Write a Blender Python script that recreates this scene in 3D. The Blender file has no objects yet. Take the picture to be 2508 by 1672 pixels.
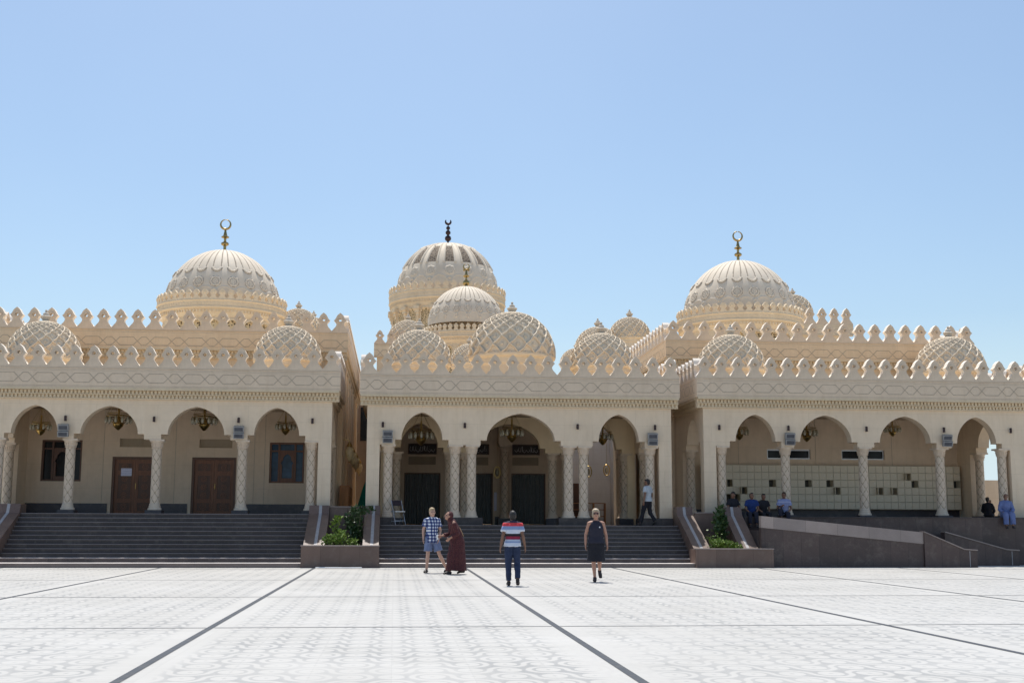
import bpy, bmesh, math, random
from mathutils import Vector, Matrix
random.seed(7)
PI = math.pi
scene = bpy.context.scene
COL = scene.collection

# ------------------------------------------------------------------ helpers
ORG = {}          # world origin of every thing / part, so children can be built in world coordinates

def tag(o, label=None, cat=None, group=None, kind=None):
    if label: o['label'] = label
    if cat: o['category'] = cat
    if group: o['group'] = group
    if kind: o['kind'] = kind
    return o

def empty(name, loc, label=None, cat=None, group=None, rz=0.0):
    o = bpy.data.objects.new(name, None)
    COL.objects.link(o)
    o.location = loc
    o.rotation_euler = (0, 0, rz)
    ORG[o] = Vector(loc)
    return tag(o, label, cat, group)

def link_mesh(name, me, parent=None, loc=None, local=(0, 0, 0)):
    o = bpy.data.objects.new(name, me)
    COL.objects.link(o)
    if parent is not None:
        o.parent = parent
        o.location = local
        ORG[o] = ORG.get(parent, Vector((0, 0, 0))) + Vector(local)
    else:
        o.location = loc or (0, 0, 0)
        ORG[o] = Vector(o.location)
    return o

def smooth_by_angle(bm, ang=0.6):
    bm.normal_update()
    for f in bm.faces: f.smooth = True
    for e in bm.edges:
        if len(e.link_faces) == 2:
            if e.calc_face_angle(0) > ang: e.smooth = False
        else: e.smooth = False

class MB:
    def __init__(s): s.bm = bmesh.new()
    def box(s, x0, x1, y0, y1, z0, z1, mi=0):
        v = [s.bm.verts.new((x, y, z)) for z in (z0, z1) for y in (y0, y1) for x in (x0, x1)]
        for q in ((0, 2, 3, 1), (4, 5, 7, 6), (0, 1, 5, 4), (2, 6, 7, 3), (0, 4, 6, 2), (1, 3, 7, 5)):
            f = s.bm.faces.new([v[i] for i in q]); f.material_index = mi
        return s
    def obox(s, c, size, rot=None, mi=0):
        R = rot or Matrix.Identity(3)
        hx, hy, hz = size[0]/2, size[1]/2, size[2]/2
        v = [s.bm.verts.new(Vector(c) + R @ Vector((x, y, z))) for z in (-hz, hz) for y in (-hy, hy) for x in (-hx, hx)]
        for q in ((0, 2, 3, 1), (4, 5, 7, 6), (0, 1, 5, 4), (2, 6, 7, 3), (0, 4, 6, 2), (1, 3, 7, 5)):
            f = s.bm.faces.new([v[i] for i in q]); f.material_index = mi
        return s
    def prism(s, loops, t0, t1, xf=None, mi=0):
        """loops: outer + holes as 2-D (a, z) lists; extruded in t from t0 to t1; xf maps (a, t, z) to a point"""
        xf = xf or (lambda a, t, z: (a, t, z))
        tmp = bmesh.new()
        edges = []
        for lp in loops:
            vs = [tmp.verts.new((p[0], 0, p[1])) for p in lp]
            for i in range(len(vs)): edges.append(tmp.edges.new((vs[i], vs[(i+1) % len(vs)])))
        bmesh.ops.triangle_fill(tmp, edges=edges, use_beauty=True, use_dissolve=False)
        tmp.verts.index_update()
        P = [(v.co.x, v.co.z) for v in tmp.verts]
        A = [s.bm.verts.new(xf(p[0], t0, p[1])) for p in P]
        B = [s.bm.verts.new(xf(p[0], t1, p[1])) for p in P]
        for f in tmp.faces:
            ids = [v.index for v in f.verts]
            fa = s.bm.faces.new([A[i] for i in ids]); fb = s.bm.faces.new([B[i] for i in reversed(ids)])
            fa.material_index = fb.material_index = mi
        for e in edges:
            if e.is_valid:
                i, j = e.verts[0].index, e.verts[1].index
                f = s.bm.faces.new((A[i], A[j], B[j], B[i])); f.material_index = mi
        tmp.free()
        return s
    def lathe(s, prof, c=(0, 0, 0), seg=32, mi=0):
        rings = []
        for r, z in prof:
            if r < 1e-5: rings.append([s.bm.verts.new((c[0], c[1], c[2]+z))])
            else: rings.append([s.bm.verts.new((c[0]+r*math.cos(2*PI*k/seg), c[1]+r*math.sin(2*PI*k/seg), c[2]+z)) for k in range(seg)])
        for a, b in zip(rings, rings[1:]):
            for k in range(seg):
                k2 = (k+1) % seg
                if len(a) == 1 and len(b) == 1: continue
                if len(a) == 1: f = s.bm.faces.new((a[0], b[k2], b[k]))
                elif len(b) == 1: f = s.bm.faces.new((a[k], a[k2], b[0]))
                else: f = s.bm.faces.new((a[k], a[k2], b[k2], b[k]))
                f.material_index = mi
        for rg, flip in ((rings[0], True), (rings[-1], False)):
            if len(rg) > 2:
                f = s.bm.faces.new(rg[::-1] if flip else rg); f.material_index = mi
        return s
    def tube(s, pts, radii, seg=8, mi=0, right=None, caps=True):
        """swept tube; radii: number or (side, depth) per point"""
        pts = [Vector(p) for p in pts]
        if not isinstance(radii, (list, tuple)): radii = [radii]*len(pts)
        rings = []; up = None
        for i, p in enumerate(pts):
            d = (pts[min(i+1, len(pts)-1)] - pts[max(i-1, 0)])
            d = d.normalized() if d.length > 1e-9 else Vector((0, 0, 1))
            if right is not None: a = Vector(right)
            elif up is None: a = Vector((1, 0, 0)) if abs(d.x) < .8 else Vector((0, 1, 0))
            else: a = up
            a = (a - d*a.dot(d)).normalized(); b = d.cross(a); up = a
            r = radii[i]; rx, ry = (r, r) if not isinstance(r, (list, tuple)) else r
            rings.append([s.bm.verts.new(p + a*rx*math.cos(2*PI*k/seg) + b*ry*math.sin(2*PI*k/seg)) for k in range(seg)])
        for A, B in zip(rings, rings[1:]):
            for k in range(seg):
                f = s.bm.faces.new((A[k], A[(k+1) % seg], B[(k+1) % seg], B[k])); f.material_index = mi
        if caps:
            f = s.bm.faces.new(rings[0][::-1]); f.material_index = mi
            f = s.bm.faces.new(rings[-1]); f.material_index = mi
        return s
    def ell(s, c, r, rot=None, seg=16, rings=10, mi=0):
        R = rot or Matrix.Identity(3); c = Vector(c)
        rows = []
        for j in range(rings+1):
            ph = -PI/2 + PI*j/rings
            if j in (0, rings): rows.append([s.bm.verts.new(c + R @ Vector((0, 0, r[2]*math.sin(ph))))])
            else: rows.append([s.bm.verts.new(c + R @ Vector((r[0]*math.cos(ph)*math.cos(2*PI*k/seg), r[1]*math.cos(ph)*math.sin(2*PI*k/seg), r[2]*math.sin(ph)))) for k in range(seg)])
        for a, b in zip(rows, rows[1:]):
            for k in range(seg):
                k2 = (k+1) % seg
                if len(a) == 1: f = s.bm.faces.new((a[0], b[k2], b[k]))
                elif len(b) == 1: f = s.bm.faces.new((a[k], a[k2], b[0]))
                else: f = s.bm.faces.new((a[k], a[k2], b[k2], b[k]))
                f.material_index = mi
        return s
    def mesh(s, name, mats, origin=(0, 0, 0), smooth=False, normals=True, ang=0.6):
        if normals: bmesh.ops.recalc_face_normals(s.bm, faces=s.bm.faces)
        if smooth: smooth_by_angle(s.bm, ang)
        o = Vector(origin)
        if o.length: bmesh.ops.translate(s.bm, verts=s.bm.verts, vec=-o)
        me = bpy.data.meshes.new(name); s.bm.to_mesh(me); s.bm.free()
        for m in (mats if isinstance(mats, (list, tuple)) else [mats]): me.materials.append(m)
        return me
    def build(s, name, mats, parent=None, loc=None, smooth=False, ang=0.6, label=None, normals=True):
        """verts are in world coordinates; the object's origin becomes the parent's origin (or loc)"""
        org = ORG[parent] if parent is not None else Vector(loc or (0, 0, 0))
        o = link_mesh(name, s.mesh(name, mats, org, smooth, normals, ang), parent, loc)
        if label: o['label'] = label
        return o

def copy_tree(o, parent=None):
    c = o.copy(); COL.objects.link(c)
    if parent is not None: c.parent = parent
    for ch in list(o.children): copy_tree(ch, c)
    return c

# ------------------------------------------------------------------ materials
def new_mat(name):
    m = bpy.data.materials.new(name); m.use_nodes = True
    nt = m.node_tree; b = nt.nodes['Principled BSDF']
    return m, nt, b

def noise_node(nt, scale, detail=4, rough=.55, vec=None):
    n = nt.nodes.new('ShaderNodeTexNoise'); n.inputs['Scale'].default_value = scale
    n.inputs['Detail'].default_value = detail; n.inputs['Roughness'].default_value = rough
    if vec is not None: nt.links.new(vec, n.inputs['Vector'])
    return n

def ramp(nt, fac, stops):
    r = nt.nodes.new('ShaderNodeValToRGB'); el = r.color_ramp.elements
    while len(el) < len(stops): el.new(0.5)
    for e, (p, c) in zip(el, stops): e.position = p; e.color = (*c, 1)
    nt.links.new(fac, r.inputs['Fac']); return r

def mixc(nt, fac, a, b, mode='MIX'):
    m = nt.nodes.new('ShaderNodeMix'); m.data_type = 'RGBA'; m.blend_type = mode
    for sock, val in ((m.inputs[0], fac), (m.inputs[6], a), (m.inputs[7], b)):
        if hasattr(val, 'is_output'): nt.links.new(val, sock)
        elif isinstance(val, (tuple, list)): sock.default_value = (*val, 1)
        else: sock.default_value = val
    return m.outputs[2]

def math_node(nt, op, a, b=None, c=None):
    m = nt.nodes.new('ShaderNodeMath'); m.operation = op
    for i, v in enumerate((a, b, c)):
        if v is None: continue
        if hasattr(v, 'is_output'): nt.links.new(v, m.inputs[i])
        else: m.inputs[i].default_value = v
    return m.outputs[0]

def bump(nt, b, h, strength=.3, dist=.02):
    n = nt.nodes.new('ShaderNodeBump'); n.inputs['Strength'].default_value = strength
    n.inputs['Distance'].default_value = dist
    nt.links.new(h, n.inputs['Height']); nt.links.new(n.outputs['Normal'], b.inputs['Normal'])

def objco(nt):
    return nt.nodes.new('ShaderNodeTexCoord').outputs['Object']

def stone(name, col, var=.12, rough=.85, joints=None, stain=.25, fine=60):
    m, nt, b = new_mat(name); co = objco(nt)
    big = noise_node(nt, .7, 5, .6, co); med = noise_node(nt, 6, 4, .6, co); fin = noise_node(nt, fine, 3, .6, co)
    lo = tuple(c*(1-var*1.3) for c in col); hi = tuple(min(1, c*(1+var)) for c in col)
    base = ramp(nt, big.outputs['Fac'], [(.3, lo), (.7, hi)]).outputs['Color']
    base = mixc(nt, stain, base, ramp(nt, med.outputs['Fac'], [(.3, tuple(c*.75 for c in col)), (.65, tuple(min(1, c*1.06) for c in col))]).outputs['Color'])
    if joints:
        sx = nt.nodes.new('ShaderNodeSeparateXYZ'); nt.links.new(co, sx.inputs[0])
        cb = nt.nodes.new('ShaderNodeCombineXYZ')
        nt.links.new(math_node(nt, 'ADD', sx.outputs['X'], sx.outputs['Y']), cb.inputs[0]); nt.links.new(sx.outputs['Z'], cb.inputs[1])
        br = nt.nodes.new('ShaderNodeTexBrick'); nt.links.new(cb.outputs[0], br.inputs['Vector'])
        br.inputs['Scale'].default_value = 1; br.inputs['Brick Width'].default_value = joints[0]; br.inputs['Row Height'].default_value = joints[1]
        br.inputs['Mortar Size'].default_value = .006; br.inputs['Mortar Smooth'].default_value = .3
        br.inputs['Color1'].default_value = (.97, .97, .97, 1); br.inputs['Color2'].default_value = (1, 1, 1, 1); br.inputs['Mortar'].default_value = (.86, .85, .83, 1)
        base = mixc(nt, 1.0, base, br.outputs['Color'], 'MULTIPLY')
    mp = nt.nodes.new('ShaderNodeMapping'); mp.inputs['Scale'].default_value = (2.2, 2.2, .35); nt.links.new(co, mp.inputs['Vector'])
    st = noise_node(nt, 1.5, 5, .65, mp.outputs[0])
    base = mixc(nt, 1.0, base, ramp(nt, st.outputs['Fac'], [(.30, (.93, .915, .89)), (.55, (1, 1, 1))]).outputs['Color'], 'MULTIPLY')
    nt.links.new(base, b.inputs['Base Color']); b.inputs['Roughness'].default_value = rough
    bump(nt, b, fin.outputs['Fac'], .25, .01)
    return m

def granite(name, col, rough=.45, spec=.4, panel=None):
    m, nt, b = new_mat(name); co = objco(nt)
    sp = noise_node(nt, 90, 2, .7, co); big = noise_node(nt, 1.3, 4, .6, co)
    base = ramp(nt, sp.outputs['Fac'], [(.3, tuple(c*.55 for c in col)), (.5, col), (.72, tuple(min(1, c*1.7) for c in col))]).outputs['Color']
    base = mixc(nt, .45, base, ramp(nt, big.outputs['Fac'], [(.3, tuple(c*.7 for c in col)), (.7, tuple(c*1.25 for c in col))]).outputs['Color'])
    if panel:
        sx = nt.nodes.new('ShaderNodeSeparateXYZ'); nt.links.new(co, sx.inputs[0]); cb = nt.nodes.new('ShaderNodeCombineXYZ')
        nt.links.new(math_node(nt, 'ADD', sx.outputs['X'], sx.outputs['Y']), cb.inputs[0]); nt.links.new(math_node(nt, 'ADD', sx.outputs['Z'], 5.0), cb.inputs[1])
        br = nt.nodes.new('ShaderNodeTexBrick'); nt.links.new(cb.outputs[0], br.inputs['Vector']); br.offset = .0
        br.inputs['Scale'].default_value = 1; br.inputs['Brick Width'].default_value = panel[0]; br.inputs['Row Height'].default_value = panel[1]
        br.inputs['Mortar Size'].default_value = .007; br.inputs['Mortar Smooth'].default_value = .2; br.inputs['Bias'].default_value = 0
        br.inputs['Color1'].default_value = (.82, .82, .83, 1); br.inputs['Color2'].default_value = (1.12, 1.1, 1.08, 1); br.inputs['Mortar'].default_value = (.6, .58, .57, 1)
        base = mixc(nt, 1.0, base, br.outputs['Color'], 'MULTIPLY')
    dn = noise_node(nt, 3.5, 6, .7, co)
    base = mixc(nt, ramp(nt, dn.outputs['Fac'], [(.5, (0, 0, 0)), (.75, (.22, .22, .22))]).outputs['Color'], base, (.30, .26, .21))
    nt.links.new(base, b.inputs['Base Color']); b.inputs['Roughness'].default_value = rough
    b.inputs['Specular IOR Level'].default_value = spec
    return m

def plain(name, col, rough=.6, metal=0, var=.15, scale=8, spec=.5):
    m, nt, b = new_mat(name); co = objco(nt); n = noise_node(nt, scale, 4, .6, co)
    nt.links.new(ramp(nt, n.outputs['Fac'], [(.3, tuple(c*(1-var) for c in col)), (.7, tuple(min(1, c*(1+var)) for c in col))]).outputs['Color'], b.inputs['Base Color'])
    b.inputs['Roughness'].default_value = rough; b.inputs['Metallic'].default_value = metal
    b.inputs['Specular IOR Level'].default_value = spec
    return m

def lattice_mat(name, light, dark, scale):
    m, nt, b = new_mat(name); co = objco(nt)
    v = nt.nodes.new('ShaderNodeTexVoronoi'); v.inputs['Scale'].default_value = scale; v.inputs['Randomness'].default_value = .55
    nt.links.new(co, v.inputs['Vector'])
    nt.links.new(ramp(nt, v.outputs['Distance'], [(.36, dark), (.44, light)]).outputs['Color'], b.inputs['Base Color'])
    b.inputs['Roughness'].default_value = .9
    return m

def wood(name, col):
    m, nt, b = new_mat(name); co = objco(nt)
    mp = nt.nodes.new('ShaderNodeMapping'); mp.inputs['Scale'].default_value = (14, 14, 1.2); nt.links.new(co, mp.inputs['Vector'])
    n = noise_node(nt, 1.6, 6, .65, mp.outputs[0])
    nt.links.new(ramp(nt, n.outputs['Fac'], [(.25, tuple(c*.6 for c in col)), (.55, col), (.8, tuple(min(1, c*1.35) for c in col))]).outputs['Color'], b.inputs['Base Color'])
    b.inputs['Roughness'].default_value = .5
    bump(nt, b, n.outputs['Fac'], .2, .01)
    return m

def ground_mat():
    m, nt, b = new_mat('plaza_tiles'); co = objco(nt)
    sx = nt.nodes.new('ShaderNodeSeparateXYZ'); nt.links.new(co, sx.inputs[0])
    # cast tiles with quarter rings on two opposite corners, laid in random turns: rings and S-bands appear where tiles meet
    u = math_node(nt, 'DIVIDE', sx.outputs['X'], .39); v = math_node(nt, 'DIVIDE', sx.outputs['Y'], .50)
    iu = math_node(nt, 'FLOOR', u); iv = math_node(nt, 'FLOOR', v); fu = math_node(nt, 'FRACT', u); fv = math_node(nt, 'FRACT', v)
    cid = nt.nodes.new('ShaderNodeCombineXYZ'); nt.links.new(iu, cid.inputs[0]); nt.links.new(iv, cid.inputs[1])
    wn = nt.nodes.new('ShaderNodeTexWhiteNoise'); wn.noise_dimensions = '3D'; nt.links.new(cid.outputs[0], wn.inputs['Vector'])
    fu2 = math_node(nt, 'ABSOLUTE', math_node(nt, 'SUBTRACT', fu, math_node(nt, 'GREATER_THAN', wn.outputs['Value'], .5)))
    def length(a, b): return math_node(nt, 'SQRT', math_node(nt, 'ADD', math_node(nt, 'MULTIPLY', a, a), math_node(nt, 'MULTIPLY', b, b)))
    one = lambda a: math_node(nt, 'SUBTRACT', 1.0, a)
    d = math_node(nt, 'MINIMUM', length(fu2, fv), length(one(fu2), one(fv)))
    e4 = math_node(nt, 'MINIMUM', d, math_node(nt, 'MINIMUM', length(one(fu2), fv), length(fu2, one(fv))))
    outer = ramp(nt, d, [(.40, (.85, .85, .85)), (.44, (0, 0, 0)), (.56, (0, 0, 0)), (.60, (.85, .85, .85)), (.75, (1, 1, 1))]).outputs['Color']
    disc = ramp(nt, e4, [(.03, (.7, .7, .7)), (.08, (0, 0, 0)), (.31, (0, 0, 0)), (.335, (.85, .85, .85)), (.36, (.85, .85, .85))]).outputs['Color']
    isout = math_node(nt, 'GREATER_THAN', e4, .37)
    band = mixc(nt, isout, disc, outer)
    edge = math_node(nt, 'ABSOLUTE', math_node(nt, 'SUBTRACT', math_node(nt, 'FRACT', math_node(nt, 'ADD', math_node(nt, 'DIVIDE', math_node(nt, 'ADD', sx.outputs['X'], 2.5), 4.81), .5)), .5))
    border = ramp(nt, edge, [(.055, (.1, .1, .1)), (.085, (1, 1, 1))]).outputs['Color']
    band = math_node(nt, 'MULTIPLY', band, border)
    wear = noise_node(nt, .45, 4, .6, co); grit = noise_node(nt, 25, 4, .7, co)
    wf = ramp(nt, wear.outputs['Fac'], [(.32, (.22, .22, .22)), (.62, (.95, .95, .95))]).outputs['Color']
    fac = math_node(nt, 'MULTIPLY', math_node(nt, 'MULTIPLY', band, wf), ramp(nt, grit.outputs['Fac'], [(.3, (.55, .55, .55)), (.6, (1, 1, 1))]).outputs['Color'])
    base = mixc(nt, fac, (.50, .487, .46), (.27, .272, .27))
    dirt = noise_node(nt, .18, 6, .65, co)
    base = mixc(nt, 1.0, base, ramp(nt, dirt.outputs['Fac'], [(.3, (.90, .895, .885)), (.66, (1.0, 1.0, 1.0))]).outputs['Color'], 'MULTIPLY')
    # tile grid
    sg = nt.nodes.new('ShaderNodeSeparateXYZ'); nt.links.new(co, sg.inputs[0])
    br = nt.nodes.new('ShaderNodeTexBrick'); nt.links.new(co, br.inputs['Vector']); br.offset = 0
    br.inputs['Scale'].default_value = 1; br.inputs['Brick Width'].default_value = .78; br.inputs['Row Height'].default_value = 1.0
    br.inputs['Mortar Size'].default_value = .004; br.inputs['Mortar Smooth'].default_value = .5
    br.inputs['Color1'].default_value = (1, 1, 1, 1); br.inputs['Color2'].default_value = (.94, .94, .935, 1); br.inputs['Mortar'].default_value = (.9, .9, .9, 1)
    base = mixc(nt, 1.0, base, br.outputs['Color'], 'MULTIPLY')
    nt.links.new(base, b.inputs['Base Color']); b.inputs['Roughness'].default_value = .55
    b.inputs['Specular IOR Level'].default_value = .3
    return m

def leaf_mat(name, dark, light):
    m, nt, b = new_mat(name); co = objco(nt); n = noise_node(nt, 16, 3, .7, co)
    nt.links.new(ramp(nt, n.outputs['Fac'], [(.3, dark), (.66, light), (.8, (light[0]*1.25, light[1]*.95, light[2]))]).outputs['Color'], b.inputs['Base Color'])
    b.inputs['Roughness'].default_value = .5
    try:
        b.inputs['Transmission Weight'].default_value = 0.0
    except Exception: pass
    return m

M = {}
M['wall'] = stone('pale_stone', (.76, .61, .445), .06, .85, (1.05, .55), .15)
M['frieze'] = stone('frieze_stone', (.70, .56, .415), .06, .85, None, .2)
M['cornice'] = stone('cornice_stone', (.67, .54, .37), .06, .85, None, .2)
M['groove'] = plain('groove_shadow', (.43, .355, .27), .9)
M['merlon'] = stone('merlon_stone', (.68, .545, .405), .08, .85, None, .25)
M['merlonedge'] = stone('merlon_edge_sunlit', (.84, .76, .66), .05, .85, None, .15)  # lighter than the merlon faces: sunlit edges put into the colour
M['cream'] = stone('cream_stone', (.76, .63, .455), .05, .85, None, .15)
M['upper'] = stone('upper_stone', (.76, .58, .385), .05, .85, (1.05, .55), .15)
M['dome'] = stone('dome_plaster', (.79, .665, .50), .08, .8, None, .3, 40)
M['ribdome'] = stone('ribbed_dome_plaster', (.73, .63, .50), .08, .75, None, .3, 40)
M['domegroove'] = plain('dome_groove_shade', (.64, .53, .40), .9)  # shade beside the lattice ridges and bosses, put into the colour
M['ribgroove'] = plain('rib_groove_shade', (.36, .295, .225), .9)  # shade of the rib grooves and ornament outlines, put into the colour
M['column'] = stone('column_stone', (.67, .54, .41), .07, .8, None, .25)
M['colgroove'] = plain('column_groove', (.36, .28, .19), .9)
M['inner'] = stone('inner_wall_stone', (.68, .54, .40), .06, .85, (1.05, .9), .2)
M['rooftop'] = stone('roof_screed', (.74, .62, .46), .06, .9, None, .2)
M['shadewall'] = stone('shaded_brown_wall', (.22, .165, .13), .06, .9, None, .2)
M['alley'] = stone('alley_stone', (.86, .66, .43), .05, .85, (1.05, .55), .15)
M['palewall'] = stone('pale_render', (.82, .75, .66), .05, .85, (1.4, .7), .15)
M['warmwall'] = stone('warm_arch_stone', (.80, .64, .42), .05, .85, None, .15)
M['recess'] = stone('recessed_stone', (.36, .285, .20), .06, .9, None, .2)  # darker than the wall: shade of the recess put into the colour
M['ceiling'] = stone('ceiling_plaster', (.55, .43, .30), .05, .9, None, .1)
M['step'] = granite('step_granite', (.075, .058, .055), .5, .4, (1.25, 9.0))
M['nosing'] = granite('nosing_granite', (.20, .18, .185), .5)
M['suntread'] = granite('sunlit_tread_granite', (.80, .74, .70), .5, .4, (1.25, 9.0))  # near white: sunlight on the lowest tread put into the colour
M['lowtread'] = granite('sunlit_low_tread_granite', (.72, .66, .62), .5, .4, (1.25, 9.0))  # pale: sun glints on the second tread put into the colour
M['tread'] = granite('tread_granite', (.115, .095, .095), .5, .4, (1.25, 9.0))
M['firststep'] = granite('first_step_granite', (.22, .17, .15), .5)
M['brown'] = granite('brown_granite', (.165, .108, .085), .45, .4, (.62, 5.0))
M['ramp'] = granite('dark_brown_granite', (.085, .058, .052), .45, .4, (.62, 5.0))
M['brownlight'] = granite('light_brown_granite', (.33, .27, .245), .4, .4, (1.1, 9.0))
M['dado'] = granite('dark_dado', (.05, .045, .055), .35)
M['rail'] = plain('white_inlay', (.38, .36, .36), .6)
M['ground'] = ground_mat()
M['joint'] = granite('joint_strip', (.040, .047, .058), .7)
M['wood'] = wood('carved_wood', (.20, .078, .034))
M['darkwood'] = wood('dark_wood', (.11, .05, .028))
M['windowwood'] = wood('window_wood', (.15, .06, .028))
M['rackwood'] = wood('rack_wood', (.40, .17, .05))
M['glass'] = plain('window_glass', (.025, .06, .11), .2, 0, .5, 3, .25)  # blue tint is the sky's reflection painted into the glass
M['darkglass'] = plain('dark_window_glass', (.012, .013, .015), .2, 0, .3, 3, .2)
M['curtain'] = plain('dark_curtain', (.13, .14, .14), .5)
M['brass'] = plain('brass', (.55, .38, .13), .28, 1)
M['oldbrass'] = plain('old_brass', (.42, .30, .12), .35, 1)
M['darkmetal'] = plain('dark_metal', (.05, .03, .03), .4, .6)
M['steel'] = plain('steel', (.55, .55, .56), .4, .7)
M['lampglass'] = plain('lantern_glass', (.34, .31, .22), .2, 0, .1, 8, .7)
M['amberglass'] = plain('amber_lantern_glass', (.80, .66, .38), .25, 0, .15, 9, .6)
M['lamphouse'] = plain('floodlight_housing', (.27, .27, .27), .6, .1)
M['lampface'] = plain('floodlight_glass', (.06, .065, .08), .3, 0, .2, 6, .3)
M['locker'] = plain('locker_paint', (.70, .61, .455), .55, 0, .08, 2)
M['lockerin'] = plain('locker_inside', (.10, .095, .075), .8)
M['white'] = plain('white_paint', (.75, .75, .75), .5, 0, .04)
M['paper'] = plain('paper', (.68, .68, .80), .8, 0, .03)
M['ink'] = plain('blue_ink', (.10, .12, .40), .8)
M['signwood'] = plain('sign_board', (.035, .025, .02), .6)
M['silver'] = plain('silver_letters', (.48, .46, .46), .5, .0)
M['green'] = plain('green_cloth', (.015, .26, .17), .8)
M['soil'] = plain('soil', (.05, .035, .025), .95)
M['leafA'] = leaf_mat('leaf_bright', (.06, .12, .012), (.20, .29, .035))
M['leafB'] = leaf_mat('leaf_dark', (.012, .035, .008), (.04, .085, .015))
M['stem'] = plain('stem', (.16, .12, .07), .8)
M['lattice'] = lattice_mat('pierced_lattice', (.26, .205, .15), (.04, .028, .02), 30)
M['latticefine'] = lattice_mat('pierced_drum_screen', (.66, .52, .32), (.07, .05, .03), 9)
M['pink'] = plain('bougainvillea', (.40, .04, .25), .7)

# ------------------------------------------------------------------ setting
def sheet(name, x0, x1, y0, y1, z, mat):
    mb = MB(); v = [mb.bm.verts.new(p) for p in ((x0, y0, z), (x1, y0, z), (x1, y1, z), (x0, y1, z))]
    mb.bm.faces.new(v)
    o = mb.build(name, mat, None, (0, 0, 0)); o['kind'] = 'structure'; return o
sheet('desert_ground', -1500, 1500, -1500, 1500, -.02, stone('sand', (.45, .38, .28), .1))
sheet('plaza_ground', -70, 75, -40, 46, 0.0, M['ground'])
mb = MB()
def jstrip(x0, x1, y0, y1):
    v = [mb.bm.verts.new(p) for p in ((x0, y0, .004), (x1, y0, .004), (x1, y1, .004), (x0, y1, .004))]; mb.bm.faces.new(v)
JX = [-2.50 + 4.81*k for k in range(-6, 8)]
for x in JX:
    jstrip(x-.047, x+.047, -20, 40.15)
o = mb.build('paving_joint_strips', M['joint'], None, (0, 0, 0)); o['kind'] = 'structure'
mb = MB()
for y in (3.4, 10.5, 17.6, 24.7, 31.8, 38.9):
    xs = [-40] + [x for x in JX if -40 < x < 40] + [40]
    for a, b in zip(xs, xs[1:]):
        jstrip(a+.058, b-.058, y-.035, y+.035)
o = mb.build('paving_cross_joints', granite('cross_joint', (.21, .213, .215), .7), None, (0, 0, 0)); o['kind'] = 'structure'

# ------------------------------------------------------------------ ornament meshes
def merlon_outline():
    half = [(0, 1.0), (.035, .975), (.08, .94), (.165, .875), (.222, .79), (.262, .705), (.298, .665), (.312, .63), (.385, .585), (.335, .535), (.305, .495), (.268, .48), (.272, .45), (.238, .43),
            (.215, .37), (.235, .29), (.30, .20), (.385, .12), (.435, .06), (.5, 0)]
    right = half
    left = [(-x, z) for x, z in reversed(half[1:])]
    return [(x, z) for x, z in left] + right          # open at the bottom: closed by base corners
def merlon_mesh(pitch=.64, h=.78, th=.26, name='merlon'):
    mb = MB()
    out = [(x*pitch, z*h + .0) for x, z in merlon_outline()]
    out = [(out[0][0], -.08)] + out + [(out[-1][0], -.08)]
    hole = [(.098*pitch*math.cos(a), .60*h + .098*pitch*math.sin(a)) for a in [2*PI*k/14 for k in range(14)]]
    mb.prism([out, hole[::-1]], -th/2, th/2)
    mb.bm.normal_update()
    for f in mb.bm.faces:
        if abs(f.normal.y) < .5: f.material_index = 1  # side faces take the painted sunlit colour
    # raised collar around the hole, both faces
    for sy in (-1, 1):
        ring = []
        n = 18
        for k in range(n):
            a = 2*PI*k/n; rr = .175*pitch*(1 + .10*math.cos(8*a))
            ring.append(((rr*math.cos(a)), .60*h + rr*math.sin(a)))
        inner = [(.11*pitch*math.cos(2*PI*k/14), .60*h + .11*pitch*math.sin(2*PI*k/14)) for k in range(14)]
        y0, y1 = (th/2, th/2+.025) if sy > 0 else (-th/2-.025, -th/2)
        mb.prism([ring, inner[::-1]], y0, y1)
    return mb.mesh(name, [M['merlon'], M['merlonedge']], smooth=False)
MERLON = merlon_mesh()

def dome_grid(NU, NV, prof, disp, phi0=0.0, matfn=None, name='dome', mats=None):
    """unit dome; prof(phi)->(r,z); disp(theta,phi)->radial offset"""
    bm = bmesh.new(); rows = []
    for j in range(NV):
        ph = phi0 + (PI/2 - phi0)*j/NV
        row = []
        for i in range(NU):
            th = 2*PI*i/NU
            r, z = prof(ph); d = disp(th, ph)
            row.append(bm.verts.new(((r + d*math.cos(ph))*math.cos(th), (r + d*math.cos(ph))*math.sin(th), z + d*math.sin(ph))))
        rows.append(row)
    r, z = prof(PI/2); top = bm.verts.new((0, 0, z))
    for j in range(NV-1):
        for i in range(NU):
            i2 = (i+1) % NU
            f = bm.faces.new((rows[j][i], rows[j][i2], rows[j+1][i2], rows[j+1][i])); f.smooth = True
            if matfn: f.material_index = matfn(2*PI*(i+.5)/NU, phi0 + (PI/2-phi0)*(j+.5)/NV)
    for i in range(NU):
        f = bm.faces.new((rows[-1][i], rows[-1][(i+1) % NU], top)); f.smooth = True
    me = bpy.data.meshes.new(name); bm.to_mesh(me); bm.free()
    for m in mats: me.materials.append(m)
    return me

def prof_round(ph): 
    return (math.cos(ph)**.93 if ph < PI/2-1e-6 else 0.0, 1.07*math.sin(ph) + .015*max(0, math.sin(ph)-.9)*10)

def sstep(x, a, b):
    t = max(0, min(1, (x-a)/(b-a))); return t*t*(3-2*t)

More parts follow.
